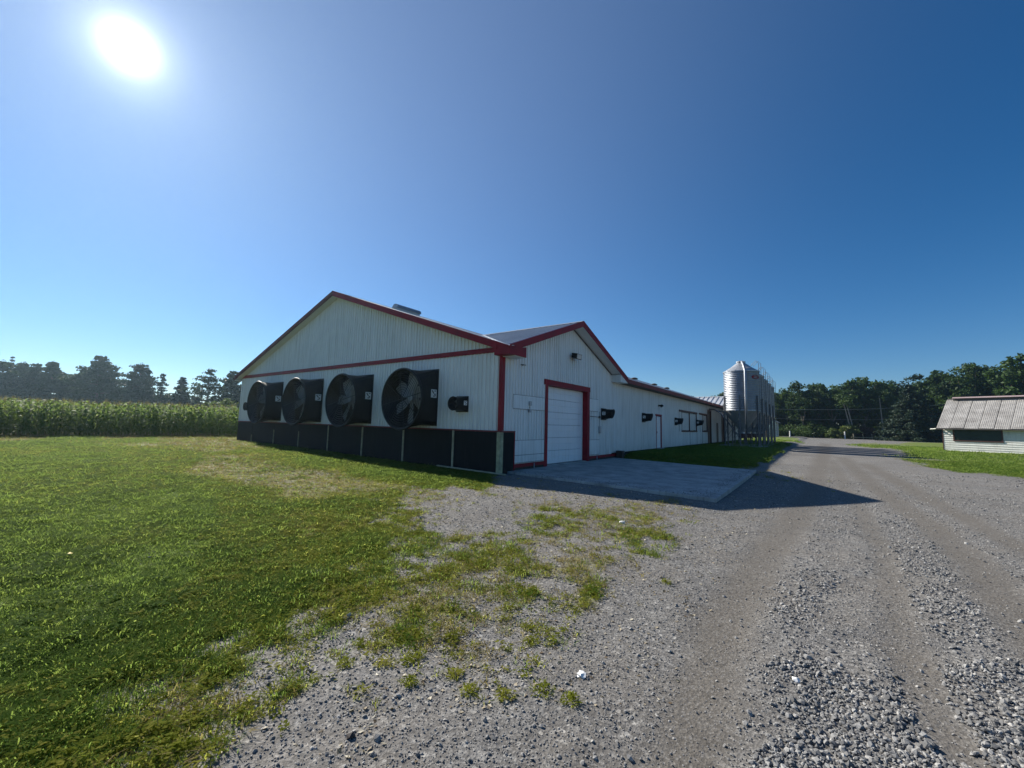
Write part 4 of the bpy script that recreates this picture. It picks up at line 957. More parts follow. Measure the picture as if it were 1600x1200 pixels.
# ------------------------------------------------------------------ fans on the walls
def mark_mesh(s):
    """black arrow and bars printed on the square white sticker (drawn in the x-z plane)"""
    mb = MB(); q = s * 0.5
    def quad(p): mb.prism([(a * q, 0, b * q) for a, b in p], (0, -0.002, 0))
    quad([(-0.75, 0.62), (-0.45, 0.8), (0.1, 0.1), (-0.15, -0.08)])
    quad([(0.62, -0.72), (0.62, 0.1), (0.36, -0.1), (0.36, -0.42)])
    quad([(0.355, -0.47), (0.355, -0.72), (-0.35, -0.72), (-0.12, -0.47)])
    quad([(0.02, -0.1), (0.2, 0.06), (0.352, -0.2), (0.352, -0.4)])
    quad([(0.1, 0.75), (0.75, 0.75), (0.75, 0.55), (0.1, 0.55)])
    return mb
def make_fan(name, label, cat, group, loc, rz, size, depth, dia, drop, nb, blade_r, blade_a0, st, side, rim_slant=0.0, rings=11):
    root = empty(name, loc, rz)
    tag(root, label, cat, group)
    n = 48; h = size / 2; r = dia / 2
    def loop(s, sh):
        """outline S of the way from the square at the wall to the round outlet"""
        P = []
        for k in range(n):
            t = 2 * math.pi * (k + 0.5) / n; c, q = math.cos(t), math.sin(t)
            m = h / max(abs(c), abs(q))
            sx, sz = m * c, m * q
            e = s ** 1.6 * (1.6 - 0.6 * s) if s < 1 else 1.0
            x = sx * (1 - e) + r * c * e; z = sz * (1 - e) + r * q * e - drop * s
            y = -0.03 - (depth - 0.03) * s * (1 - rim_slant * (0.5 - q * 0.5))
            P.append((x * sh, y, (z + drop * s) * sh - drop * s))
        return P
    mb = MB(); steps = [0, 0.12, 0.3, 0.5, 0.7, 0.85, 1.0]
    v = []; 
    for s in steps: v += loop(s, 1.0)
    for s in steps[::-1]: v += loop(s, 0.975)
    m = len(steps) * 2
    f = []
    for i in range(m - 1):
        for k in range(n): f.append((i * n + k, i * n + (k + 1) % n, (i + 1) * n + (k + 1) % n, (i + 1) * n + k))
    mb.raw(v, f).build('cone', M['black_plastic'], root, smooth=False)
    MB().box((-h - 0.03, -0.028, -h - 0.03), (h + 0.03, -0.0, h + 0.03)).build('wall_flange', M['black_plastic'], root)
    rim = [Vector(p) for p in loop(1.0, 1.0)]
    MB().tube(rim, 0.018 * size + 0.006, 8, closed=True).build('rim', M['black_plastic'], root, smooth=True)
    MB().box((-h * 0.95, -0.075, -h * 0.95), (h * 0.95, -0.029, h * 0.95)).build('shutter', M['dark'], root)
    g = MB()
    cz = -drop
    for k in range(rings):
        q = r * (0.12 + 0.86 * (k + 0.5) / rings)
        g.tube([(q * math.cos(t), -depth * (1 - rim_slant * (0.5 - 0.5 * math.sin(t) * q / r)) + 0.01, cz + q * math.sin(t)) for t in np.linspace(0, 2 * math.pi, 40, endpoint=False)], 0.0038 * (1 + size), 4, closed=True)
    for k in range(4):
        t = math.pi * k / 4 + 0.2
        c, q = math.cos(t) * r, math.sin(t) * r
        y1 = -depth * (1 - rim_slant * (0.5 - 0.5 * math.sin(t))) + 0.02; y2 = -depth * (1 - rim_slant * (0.5 + 0.5 * math.sin(t))) + 0.02
        g.tube([(c, y1, cz + q), (-c, y2, cz - q)], 0.005 * (1 + size), 4)
    g.build('wire_guard', M['wire'], root)
    yb = -0.40 * depth; zb = -drop * 0.4
    MB().tube([(0, yb + 0.10 * size, zb), (0, yb - 0.04 * size, zb)], [0.075 * size, 0.055 * size], 16).build('hub', M['galv_dull'], root)
    MB().tube([(0, -0.06, zb), (0, yb + 0.1 * size, zb)], 0.10 * size, 12).build('motor', M['dark_clad'], root)
    bl = MB(); bl.raw(*(lambda V: (V, [(0, 1, 3, 2), (2, 3, 5, 4), (4, 5, 7, 6)]))([
        (-0.05 * size, -0.012 * size, 0.05 * size), (0.05 * size, 0.012 * size, 0.05 * size),
        (-0.10 * size, -0.035 * size, blade_r * 0.4), (0.075 * size, 0.035 * size, blade_r * 0.4),
        (-0.115 * size, -0.03 * size, blade_r * 0.8), (0.095 * size, 0.03 * size, blade_r * 0.8),
        (-0.105 * size, -0.022 * size, blade_r), (0.085 * size, 0.022 * size, blade_r)]))
    b0 = bl.build('blade', M['blade'], root)
    sol = b0.modifiers.new('thick', 'SOLIDIFY'); sol.thickness = 0.006 * size + 0.002
    for k in range(nb):
        b = b0 if k == 0 else b0.copy()
        if k: COL.objects.link(b); b.parent = root
        b.location = (0, yb, zb); b.rotation_euler = (0, blade_a0 + 2 * math.pi * k / nb, 0)
    # sticker on the flank of the cone, close to the wall
    ang_ = math.pi / 2 * side
    s2 = (st * 1.15) / (depth - 0.03); e2 = s2 ** 1.6 * (1.6 - 0.6 * s2)
    slope_ = (r - h) * e2 / (st * 1.15)
    sx = (h + (r - h) * e2 * 0.55 + 0.012) * side
    ang_ += math.atan(slope_) * side
    stk = MB().box((-st / 2, -0.004, -st / 2), (st / 2, 0, st / 2)).build('sticker', M['white'], root)
    stk.location = (sx, -0.03 - st * 0.62, 0.06 * size); stk.rotation_euler = (0, 0, ang_)
    mk = mark_mesh(st).build('printed_mark', M['ink'], stk); mk.location = (0, -0.0042, 0)
    return root
FX = [-11.76, -15.58, -19.40, -23.28]
FL = ['large black cone exhaust fan beside the small fan, nearest the red corner trim', 'large black cone exhaust fan, second from the red corner trim',
      'large black cone exhaust fan, third from the red corner trim', 'large black cone exhaust fan farthest from the red corner trim, nearest the corn']
for i, x in enumerate(FX):
    make_fan('exhaust_fan', FL[i], 'exhaust fan', 'large cone fans on the front gable', (x, Y0 - 0.033, 2.43), 0, 1.96, 0.80, 2.14, 0.09, 6, 0.93, [0.08, 0.55, 0.3, 0.8][i], 0.29, 1)
SM = [((-9.56, Y0 - 0.033, 2.18), 0, 1, 'small black cone fan on the front gable right of the big fans'),
      ((-25.55, Y0 - 0.033, 2.16), 0, 1, 'small black cone fan on the front gable behind the leftmost big fan'),
      ((X0 + 0.033, 18.0, 2.12), math.pi / 2, -1, 'small black wall fan just right of the garage door'),
      ((X0 + 0.033, 23.55, 2.12), math.pi / 2, -1, 'small black wall fan left of the white side door'),
      ((X0 + 0.033, 30.3, 2.04), math.pi / 2, -1, 'small black wall fan at the left edge of the boarded windows'),
      ((X0 + 0.033, 36.85, 2.05), math.pi / 2, -1, 'small black wall fan between the two boarded windows')]
for loc, rz, side, lab in SM:
    make_fan('wall_fan', lab, 'wall fan', 'small black fans on the barn walls', loc, rz, 0.47, 0.46 if rz == 0 else 0.50, 0.44 if rz == 0 else 0.40, 0.0 if rz == 0 else -0.02, 5, 0.19, 0.4, 0.15, side, 0.0 if rz == 0 else 0.22, 5)

# ------------------------------------------------------------------ small things on the walls and roof
lamp = empty('flood_lamp', (X0 + 0.02, 14.9, 4.38)); tag(lamp, 'black flood lamp high on the wall above the garage door', 'lamp')
MB().box((0, -0.06, -0.06), (0.05, 0.06, 0.06)).build('bracket', M['black_plastic'], lamp, bevel=0.006)
MB().tube([(0.04, 0, 0), (0.12, 0, -0.03)], 0.02, 8).build('arm', M['black_plastic'], lamp)
MB().prism([(0.10, -0.24, 0.10), (0.34, -0.24, 0.06), (0.30, -0.24, -0.16), (0.12, -0.24, -0.10)], (0, 0.48, 0)).build('housing', M['black_plastic'], lamp, bevel=0.008)
MB().prism([(0.345, -0.2, 0.04), (0.312, -0.2, -0.14), (0.316, -0.2, -0.14), (0.349, -0.2, 0.04)], (0, 0.4, 0)).build('lens', M['glass_lamp'], lamp)
MB().tube([(0.03, 0.0, -0.05), (0.03, 0.0, -0.28)], 0.012, 6).build('cable', M['galv_dull'], lamp)
l2 = empty('wall_lamp', (X0 + 0.02, 26.4, 2.95)); tag(l2, 'small dark wall lamp above the white side door', 'lamp')
MB().box((0, -0.05, -0.05), (0.03, 0.05, 0.05)).build('bracket', M['black_plastic'], l2, bevel=0.005)
MB().tube([(0.03, 0, 0.01), (0.2, 0, -0.01), (0.24, 0, -0.07)], [0.03, 0.09, 0.11], 10).build('lamp_shade', M['black_plastic'], l2)
so_ = empty('socket_box', (X0 + 0.028, 11.81, 2.14)); tag(so_, 'grey weatherproof socket box on the patch plate left of the garage door', 'socket')
MB().box((0, -0.06, 0.06), (0.07, 0.06, 0.21)).build('cover', M['galv_dull'], so_, bevel=0.01)
MB().tube([(0.03, 0.0, 0.06), (0.035, 0.0, -0.07)], 0.016, 6).build('cable', M['galv_dull'], so_)
MB().box((0, -0.05, -0.17), (0.06, 0.05, -0.07)).build('junction_box', M['galv_dull'], so_, bevel=0.008)
mb_ = empty('control_box', (X0 + 0.024, 17.52, 2.0)); tag(mb_, 'narrow grey control box with conduit right of the garage door', 'control box')
MB().tube([(0.03, 0, 0.22), (0.03, 0, -0.44)], 0.022, 8).build('conduit', M['galv_dull'], mb_)
MB().box((0, -0.07, -0.76), (0.09, 0.07, -0.44)).build('cover', M['galv_dull'], mb_, bevel=0.01)
MB().box((0, -0.06, -0.08), (0.06, 0.06, 0.02)).build('junction_box', M['dark_clad'], mb_, bevel=0.008)
MB().tube([(0.03, -0.95, -0.02), (0.03, -0.06, -0.03)], 0.012, 6).build('cable', M['dark_clad'], mb_)
mt = empty('vent_bar', (X0 + 0.02, 11.33, 3.55)); tag(mt, 'thin dark bar bracket on the wall under the red corner eave', 'bracket')
MB().tube([(0.05, -0.12, 0.0), (0.05, 0.16, 0.01)], 0.014, 6).build('rod', M['dark_clad'], mt)
MB().box((0, -0.02, -0.02), (0.05, 0.02, 0.02)).build('clip', M['dark_clad'], mt)
bk = empty('feed_bucket', (X0 + 0.26, 19.5, 0.06)); tag(bk, 'dark square bucket standing against the wall past the slab', 'bucket')
MB().prism([(-0.14, -0.15, 0), (0.14, -0.15, 0), (0.16, -0.17, 0.34), (-0.16, -0.17, 0.34)], (0, 0.32, 0)).build('tub', M['foundation'], bk, bevel=0.01)
MB().tube([(0.17, -0.12, 0.33), (0.2, 0.0, 0.25), (0.17, 0.12, 0.33)], 0.008, 5).build('handle', M['galv_dull'], bk)
pl = MB(); pl.bar((-10.35, 9.95, 0.10), (-7.55, 10.06, 0.035), 0.09, 0.035)
tag(pl.build('plank', M['batten'], bevel=0.004), 'thin weathered plank lying along the wall base at the barn corner', 'plank')
for y in (12.1, 17.2):
    pp = MB().tube([(X0 + 0.09, y, -0.05), (X0 + 0.09, y, 0.24)], 0.018, 8)
    tag(pp.build('stub_pipe', M['galv'], smooth=True), 'short pale pipe at the wall foot %s of the garage door' % ('left' if y < 14 else 'right'), 'pipe', 'stub pipes at the wall foot')

rv = empty('ridge_vent', (RX, 14.2, RZ + 0.02)); tag(rv, 'shiny rounded ridge vent on top of the barn roof', 'roof vent')
n = 14; V = []
for y in (-0.8, 0.8):
    for k in range(n + 1):
        t = math.pi * k / n; V.append((0.24 * math.cos(t), y, 0.08 + 0.22 * math.sin(t)))
F = [(k, k + 1, n + 2 + k, n + 1 + k) for k in range(n)] + [tuple(range(n + 1))[::-1], tuple(range(n + 1, 2 * n + 2))]
MB().raw(V, F).build('hood', M['galv'], rv)
MB().box((-0.17, -0.76, -0.1), (0.17, 0.76, 0.079)).build('curb', M['roof_metal'], rv)
for x, y, lab in ((-10.6, 29.6, 'low round roof vent on the long barn roof, nearest the cross gable'), (-10.8, 34.9, 'low round roof vent on the long barn roof, middle of three'), (-10.9, 38.9, 'low round roof vent on the long barn roof, nearest the silos')):
    v_ = empty('roof_vent', (x, y, zr(x) - 0.04)); tag(v_, lab, 'roof vent', 'round vents on the long roof')
    MB().lathe([(0.16, 0), (0.16, 0.12)], 16).build('pipe', M['galv_dull'], v_, smooth=True)
    MB().lathe([(0.24, 0.1), (0.28, 0.13), (0.2, 0.2), (0.1, 0.24), (0.0, 0.25)], 16).build('cap', M['foundation'], v_, smooth=True)
# ------------------------------------------------------------------ feed silos
def make_silo(label, loc, variant=0):
    root = empty('feed_silo', loc)
    tag(root, label, 'silo', 'feed silos beside the barn')
    R_, zb, zt = 1.36, 2.92, 6.26
    p = []
    k = 0; z = zb
    while z < zt - 1e-4:
        for s in range(6):
            t = s / 6
            p.append((R_ + 0.02 * math.sin(2 * math.pi * t), z + 0.15 * t))
        z += 0.15
    p = [(r, z) for r, z in p if z <= zt] + [(R_, zt)]
    MB().lathe(p, 56).build('corrugated_body', M['galv'], root, smooth=True)
    MB().lathe([(R_ + 0.05, zt - 0.05), (R_ + 0.05, zt + 0.02), (R_ * 0.62, zt + 0.38), (0.32, zt + 0.80), (0.32, zt + 0.86)], 28).build('cone_roof', M['galv_dull'], root)
    MB().lathe([(0.0, zt + 0.99), (0.2, zt + 0.98), (0.37, zt + 0.92), (0.37, zt + 0.84), (0.30, zt + 0.84)], 20).build('lid', M['galv_dull'], root)
    MB().lathe([(R_ + 0.02, zb + 0.06), (R_ + 0.02, zb - 0.02), (0.18, 1.15), (0.18, 1.0)], 28).build('hopper', M['galv_dull'], root)
    bt = MB().prism([(-0.24, -0.24, 0.62), (0.24, -0.24, 0.62), (0.19, -0.19, 1.0), (-0.19, -0.19, 1.0)], (0, 0.001, 0))
    bt = MB().box((-0.24, -0.28, 0.60), (0.24, 0.28, 1.0)).build('feed_boot', M['brown_frame'], root, bevel=0.02)
    for k in range(6):
        t = math.radians(30 + 60 * k)
        c, s = math.cos(t), math.sin(t)
        q = R_ + 0.07
        MB().bar((q * c, q * s, 0.0), (q * c, q * s, zb + 1.25), 0.085, 0.085, (c, s, 0)).build('leg', M['steel_dark'], root)
        MB().box((q * c - .11, q * s - .11, -0.02), (q * c + .11, q * s + .11, 0.012)).build('foot_plate', M['galv_dull'], root)
        t2 = math.radians(90 + 60 * k); c2, s2 = math.cos(t2), math.sin(t2)
        if k % 2 == 0 or variant == 0:
            MB().bar((q * c, q * s, 0.45), (q * c2, q * s2, 2.3), 0.03, 0.012).build('brace', M['steel_dark'], root)
            MB().bar((q * c, q * s, 2.33), (q * c2, q * s2, 0.48), 0.03, 0.012).build('brace', M['steel_dark'], root)
    # ladder on the drive side with safety hoops over the eave
    t = math.radians(-18); c, s = math.cos(t), math.sin(t); u = Vector((-s, c, 0)); b = Vector((c, s, 0)) * (R_ + 0.16)
    ld = MB()
    for e in (-0.2, 0.2):
        ld.tube([b + u * e + Vector((0, 0, 0.9)), b + u * e + Vector((0, 0, zt + 0.6)), b * 0.86 + u * e + Vector((0, 0, zt + 0.85)), b * 0.7 + u * e + Vector((0, 0, zt + 0.62)), b * 0.6 + u * e + Vector((0, 0, zt + 0.45))], 0.018, 6)
    for i in range(20): ld.tube([b - u * 0.2 + Vector((0, 0, 1.1 + 0.28 * i)), b + u * 0.2 + Vector((0, 0, 1.1 + 0.28 * i))], 0.012, 5)
    ld.build('ladder', M['steel_dark'], root)
    # blower pipe from the lid down the front
    t = math.radians(-72); c, s = math.cos(t), math.sin(t); q = R_ + 0.22
    fp = MB().tube([(0.22 * c, 0.22 * s, zt + 0.86), (0.6 * c, 0.6 * s, zt + 0.80), (1.0 * c, 1.0 * s, zt + 0.5), (q * c, q * s, zt - 0.05), (q * c, q * s, 4.0), ((q + .03) * c, (q + .03) * s, 1.35)], [0.10, 0.10, 0.10, 0.10, 0.10, 0.085], 12)
    fp.build('blower_pipe', M['galv'], root, smooth=True)
    return root
SILO_Y = [40.2, 44.1, 48.0, 51.9, 55.8]
SL = ['corrugated steel feed silo nearest the camera, with the pale pipe down its front', 'corrugated steel feed silo, second in the row beside the barn', 'corrugated steel feed silo, third in the row beside the barn',
      'corrugated steel feed silo, fourth in the row beside the barn', 'corrugated steel feed silo at the far end of the row']
silos = []
s0 = make_silo(SL[0], (-5.0, SILO_Y[0], 0.26))
# oval red badge on the first silo's drive side
bd = MB(); n = 24; Rb = 1.385
def arc(a, z): return (Rb * math.cos(a), Rb * math.sin(a), z)
ac = math.radians(-32)
V = []; F = []
for rr_i, q in ((0, 1.0), (1, 0.72)):
    for k in range(n):
        t = 2 * math.pi * k / n
        V.append(arc(ac + 0.42 / Rb * math.cos(t) * q, 5.72 + 0.17 * math.sin(t) * q))
F = [(k, (k + 1) % n, n + (k + 1) % n, n + k) for k in range(n)]
bd.raw(V, F)
bd.raw([arc(ac - 0.22, 5.68), arc(ac + 0.22, 5.68), arc(ac + 0.22, 5.76), arc(ac - 0.22, 5.76)], [(0, 1, 2, 3)])
for i, y in enumerate(SILO_Y):
    s = s0 if i == 0 else copy_tree(s0)
    if i: s['label'] = SL[i]; s.location = (-5.0, y, 0.26 - 0.01 * i)
    silos.append(s)
bo = bd.build('oval_badge', M['red'], s0); bo.modifiers.new('t', 'SOLIDIFY').thickness = 0.006
for i, y in enumerate(SILO_Y):
    o = MB().prism([(-6.7, y - 1.75, 0.02), (-3.3, y - 1.75, 0.02), (-3.3, y + 1.75, 0.02), (-6.7, y + 1.75, 0.02)], (0, 0, 0.235 - 0.01 * i)).build('silo_slab', M['concrete'], bevel=0.015)
    tag(o, 'concrete footing slab under a feed silo', kind='structure')
fa = MB().tube([(X0 + 0.02, 41.9, 3.42), (-7.4, 41.75, 3.36), (-6.9, 41.5, 3.05), (-6.2, 41.0, 2.2), (-5.6, 40.55, 1.35), (-5.15, 40.3, 1.0)], 0.06, 10)
tag(fa.build('feed_auger', M['galv'], smooth=True), 'pale curved feed tube from the barn eave down to the nearest silo', 'pipe', 'feed tubes to the silos')
for i, y in enumerate(SILO_Y[1:3]):
    fa = MB().tube([(X0 + 0.02, y + 1.2, 3.4), (-7.2, y + 1.1, 3.3), (-6.5, y + 0.8, 2.5), (-5.7, y + 0.4, 1.4), (-5.15, y + 0.1, 0.98)], 0.06, 10)
    tag(fa.build('feed_auger', M['galv'], smooth=True), ['curved feed tube from the barn to the second silo', 'curved feed tube from the barn to the third silo'][i], 'pipe', 'feed tubes to the silos')

# ------------------------------------------------------------------ small white barn on the right lawn
HL = Vector((10.55, 60.5, 0.02)); hu = Vector((0.9165, -0.4, 0))
hut = empty('small_barn', HL); hut.rotation_euler = (0, 0, math.atan2(hu.y, hu.x))
tag(hut, 'small white clapboard barn with weathered tin roof on the lawn', 'barn')
# local frame: +x along the front wall, +y into the building
HLEN, HW, HE, HR = 16.5, 7.2, 2.56, 5.36
wins = [(0.82, 3.95, 1.08, 2.26), (6.35, 9.5, 1.08, 2.26), (11.8, 14.9, 1.08, 2.26)]
k = 0; z = 0.0
while z < HE - 0.05:
    z1 = min(z + 0.20, HE - 0.02)
    cuts = [(0.03, HLEN - 0.03)]
    for a, b, za, zb in wins:
        if z1 > za + 0.02 and z < zb - 0.02:
            cuts = [q for c in cuts for q in ([(c[0], a), (b, c[1])] if c[0] < a and c[1] > b else [c])]
    for a, b in cuts:
        MB().prism([(a, -0.028, z), (a, 0.03, z), (a, 0.03, z1), (a, 0.012, z1), (a, -0.022, z + 0.012)], (b - a, 0, 0)).build('siding_board', M['siding'], hut)
    z = z1 + 0.008
MB().box((0.0, 0.031, -0.2), (HLEN, 0.2, HE)).build('wall', M['siding'], hut)
ge = MB()
ge.prism([(0.0, 0.2, -0.2), (0.0, HW, -0.2), (0.0, HW, HE), (0.0, HW / 2, HR - 0.12), (0.0, 0.2, HE)], (0.15, 0, 0))
ge.build('end_wall', M['siding'], hut)
MB().prism([(HLEN - 0.15, 0.2, -0.2), (HLEN - 0.15, HW, -0.2), (HLEN - 0.15, HW, HE), (HLEN - 0.15, HW / 2, HR - 0.12), (HLEN - 0.15, 0.2, HE)], (0.15, 0, 0)).build('end_wall', M['siding'], hut)
MB().box((0.15, HW - 0.15, -0.2), (HLEN - 0.15, HW, HE)).build('wall', M['siding'], hut)
MB().box((-0.04, -0.03, 0), (0.03, 0.12, HE - 0.02)).build('corner_board', M['brown_frame'], hut)
for a, b, za, zb in wins:
    w = empty('window'); w.parent = hut
    MB().box((a, 0.012, za), (b, 0.026, zb)).build('screen', M['screen'], w)
    for n_, A, B in (('head', (a - 0.09, -0.05, zb), (b + 0.09, 0.01, zb + 0.10)), ('sill', (a - 0.09, -0.07, za - 0.10), (b + 0.09, 0.01, za)), ('frame_post', (a - 0.09, -0.045, za), (a, 0.01, zb)), ('frame_post', (b, -0.045, za), (b + 0.09, 0.01, zb))):
        MB().box(A, B).build(n_, M['brown_frame'], w)
# front slope laid in separate tin sheets
hr = empty('roof'); hr.parent = hut
ra = math.atan2(HR - HE, HW / 2); oh = 0.42
ev = Vector((0, -oh, HE - oh * math.tan(ra))); rv_ = Vector((0, math.cos(ra), math.sin(ra))); rn = Vector((0, -math.sin(ra), math.cos(ra)))
LRF = (HW / 2 + oh) / math.cos(ra)
shw = 0.99; x = -0.35; i = 0
while x < HLEN + 0.3:
    d = RNG.uniform(-0.012, 0.012); e = RNG.uniform(-0.03, 0.03)
    mb = ribbed(ev + rn * (0.03 + 0.02 * (i % 2)) + rv_ * e, (1, 0, 0), rv_, rn, x, x + shw - 0.05, lambda u: 0.0, lambda u: LRF - 0.12, 0.124, 0.014, phase=x)
    o = mb.build('roof_sheet', M['tin_roof'], hr)
    sl_ = o.modifiers.new('t', 'SOLIDIFY'); sl_.thickness = 0.006
    x += shw; i += 1
MB().prism([(-0.35, -oh - 0.01, ev.z - 0.10), (-0.35, -oh + 0.03, ev.z - 0.10), (-0.35, -oh + 0.03, ev.z + 0.0), (-0.35, -oh - 0.01, ev.z + 0.0)], (HLEN + 0.7, 0, 0)).build('eave_board', M['dark_clad'], hr)
MB().prism([(-0.33, HW / 2, HR - 0.01), (-0.33, HW + oh, HE - oh * math.tan(ra)), (-0.33, HW + oh, HE - oh * math.tan(ra) + 0.05), (-0.33, HW / 2, HR + 0.05)], (HLEN + 0.66, 0, 0)).build('rear_slope', M['tin_roof'], hr)
MB().prism([(-0.33, HW / 2 - 0.02, HR - 0.03), (-0.33, -oh, ev.z - 0.01), (-0.33, -oh, ev.z + 0.012), (-0.33, HW / 2 - 0.02, HR - 0.008)], (HLEN + 0.66, 0, 0)).build('roof_boards', M['dark_clad'], hr)
MB().box((0.15, HW / 2 - 0.25, HR - 0.1), (HLEN, HW / 2 + 0.25, HR + 0.10)).build('ridge_gap_shade', M['dark_clad'], hr)  # dark box stands in for the shaded gap under the raised cap
MB().prism([(0.1, HW / 2 - 0.45, HR + 0.13), (0.1, HW / 2, HR + 0.27), (0.1, HW / 2 + 0.45, HR + 0.13), (0.1, HW / 2 + 0.45, HR + 0.105), (0.1, HW / 2 - 0.45, HR + 0.105)], (HLEN, 0, 0)).build('ridge_cap', M['cap_faded'], hr)
MB().bar((-0.32, -0.2, HE - 0.35), (-0.9, 0.4, HE - 0.4), 0.3, 0.06).build('gable_bracket', M['siding'], hut)

# ------------------------------------------------------------------ far shed, posts, wires
fs = empty('far_shed', (-7.2, 112, 0.0)); tag(fs, 'pale far shed with grey gable roof behind the silos', 'shed')
MB().box((-4.5, 0, -0.2), (0, 8, 3.6)).build('wall', M['white_steel'], fs)
MB().prism([(-4.5, 0, 3.6), (0, 0, 3.6), (-2.25, 0, 4.9)], (0, 8, 0)).build('gable', M['white_steel'], fs)
MB().prism([(-4.9, -0.3, 3.45), (-2.25, -0.3, 4.98), (0.4, -0.3, 3.45), (0.4, -0.3, 3.57), (-2.25, -0.3, 5.12), (-4.9, -0.3, 3.57)], (0, 8.6, 0)).build('roof', M['roof_metal'], fs)
MB().box((-1.6, -0.06, 0.0), (-0.6, -0.002, 2.1)).build('door', M['galv_dull'], fs)
for px, py0, py1, d, w, lab in ((1234.5, 674, 683, 100, 0.28, 'short white post by the drive just right of the silos'), (1268.5, 673, 683, 118, 0.2, 'pale post in the middle of the far drive edge'),
                                (1320.5, 675, 686, 104, 0.3, 'tall white post at the wood edge below the leaning trunks')):
    a = at(px, py1, d); b = at(px, py0, d)
    zb = float(height(a.x, a.y)) - 0.1
    o = MB().lathe([(w / 2, 0), (w / 2, b.z - zb), (w * 0.3, b.z - zb + 0.08), (0, b.z - zb + 0.1)], 10).build('marker_post', M['white'])
    o.location = (a.x, a.y, zb); tag(o, lab, 'post', 'posts at the end of the drive')
g0 = at(1271.5, 680, 112)
hy = empty('water_hydrant', (g0.x, g0.y, 0)); tag(hy, 'small grey stand pipe beside the middle post of the far drive', 'hydrant')
MB().lathe([(0.2, 0), (0.2, 0.15), (0.13, 0.2), (0.13, 1.0), (0.18, 1.05), (0.1, 1.25), (0, 1.28)], 12).build('barrel', M['galv_dull'], hy)
MB().tube([(0, 0, 0.8), (0.35, -0.2, 0.8), (0.4, -0.2, 0.6)], 0.06, 8).build('spout', M['galv_dull'], hy)
for i, px in enumerate((1334, 1349, 1363, 1374, 1384)):
    a = at(px, 686, 103)
    o = MB().tube([(0, 0, 0), (RNG.uniform(-.08, .08), 0, 1.45)], [0.075, 0.06], 8).build('fence_post', M['batten'])
    o.location = (a.x, a.y, -0.05); tag(o, '%s weathered fence post from the left, at the wood edge before the spruce' % ('first', 'second', 'third', 'fourth', 'fifth')[i], 'post', 'fence posts left of the spruce')
gl = at(1330, 684, 103); gr_ = at(1396, 686, 103)
rl = MB().bar((gl.x, gl.y - 0.12, 0.5), (gr_.x, gr_.y - 0.12, 0.45), 0.05, 0.16)
tag(rl.build('fence_rail', M['batten']), 'low pale rail along the fence posts at the wood edge', 'rail')
for j, (pa, pb, da, db, sag) in enumerate((((1196, 643.4), (1560, 627), 88, 96, 1.1), ((1196, 656), (1560, 652), 92, 98, 0.6))):
    A, B = at(*pa, da), at(*pb, db)
    pts = [A.lerp(B, t) - Vector((0, 0, sag * 4 * t * (1 - t))) + Vector((0, 0, sag * 0.6)) for t in np.linspace(0, 1, 24)]
    tag(MB().tube(pts, 0.022 if j == 0 else 0.014, 5).build('power_line', M['galv_dull']), ['pale upper overhead wire crossing in front of the dark wood', 'faint lower overhead wire crossing in front of the wood'][j], 'wire', 'overhead wires')
for j, (px, py, d, lab) in enumerate(((1196, 640, 88.2, 'wooden pole behind the feed silos carrying the overhead wires'), (1560, 629, 96.2, 'wooden pole behind the small white barn carrying the overhead wires'))):
    a = at(px, py, d)
    o = MB().tube([(0, 0, 0), (0, 0, a.z + 0.1)], [0.16, 0.11], 10).build('utility_pole', M['tree_bark']); o.location = (a.x, a.y, -0.1)
    tag(o, lab, 'pole', 'utility poles')

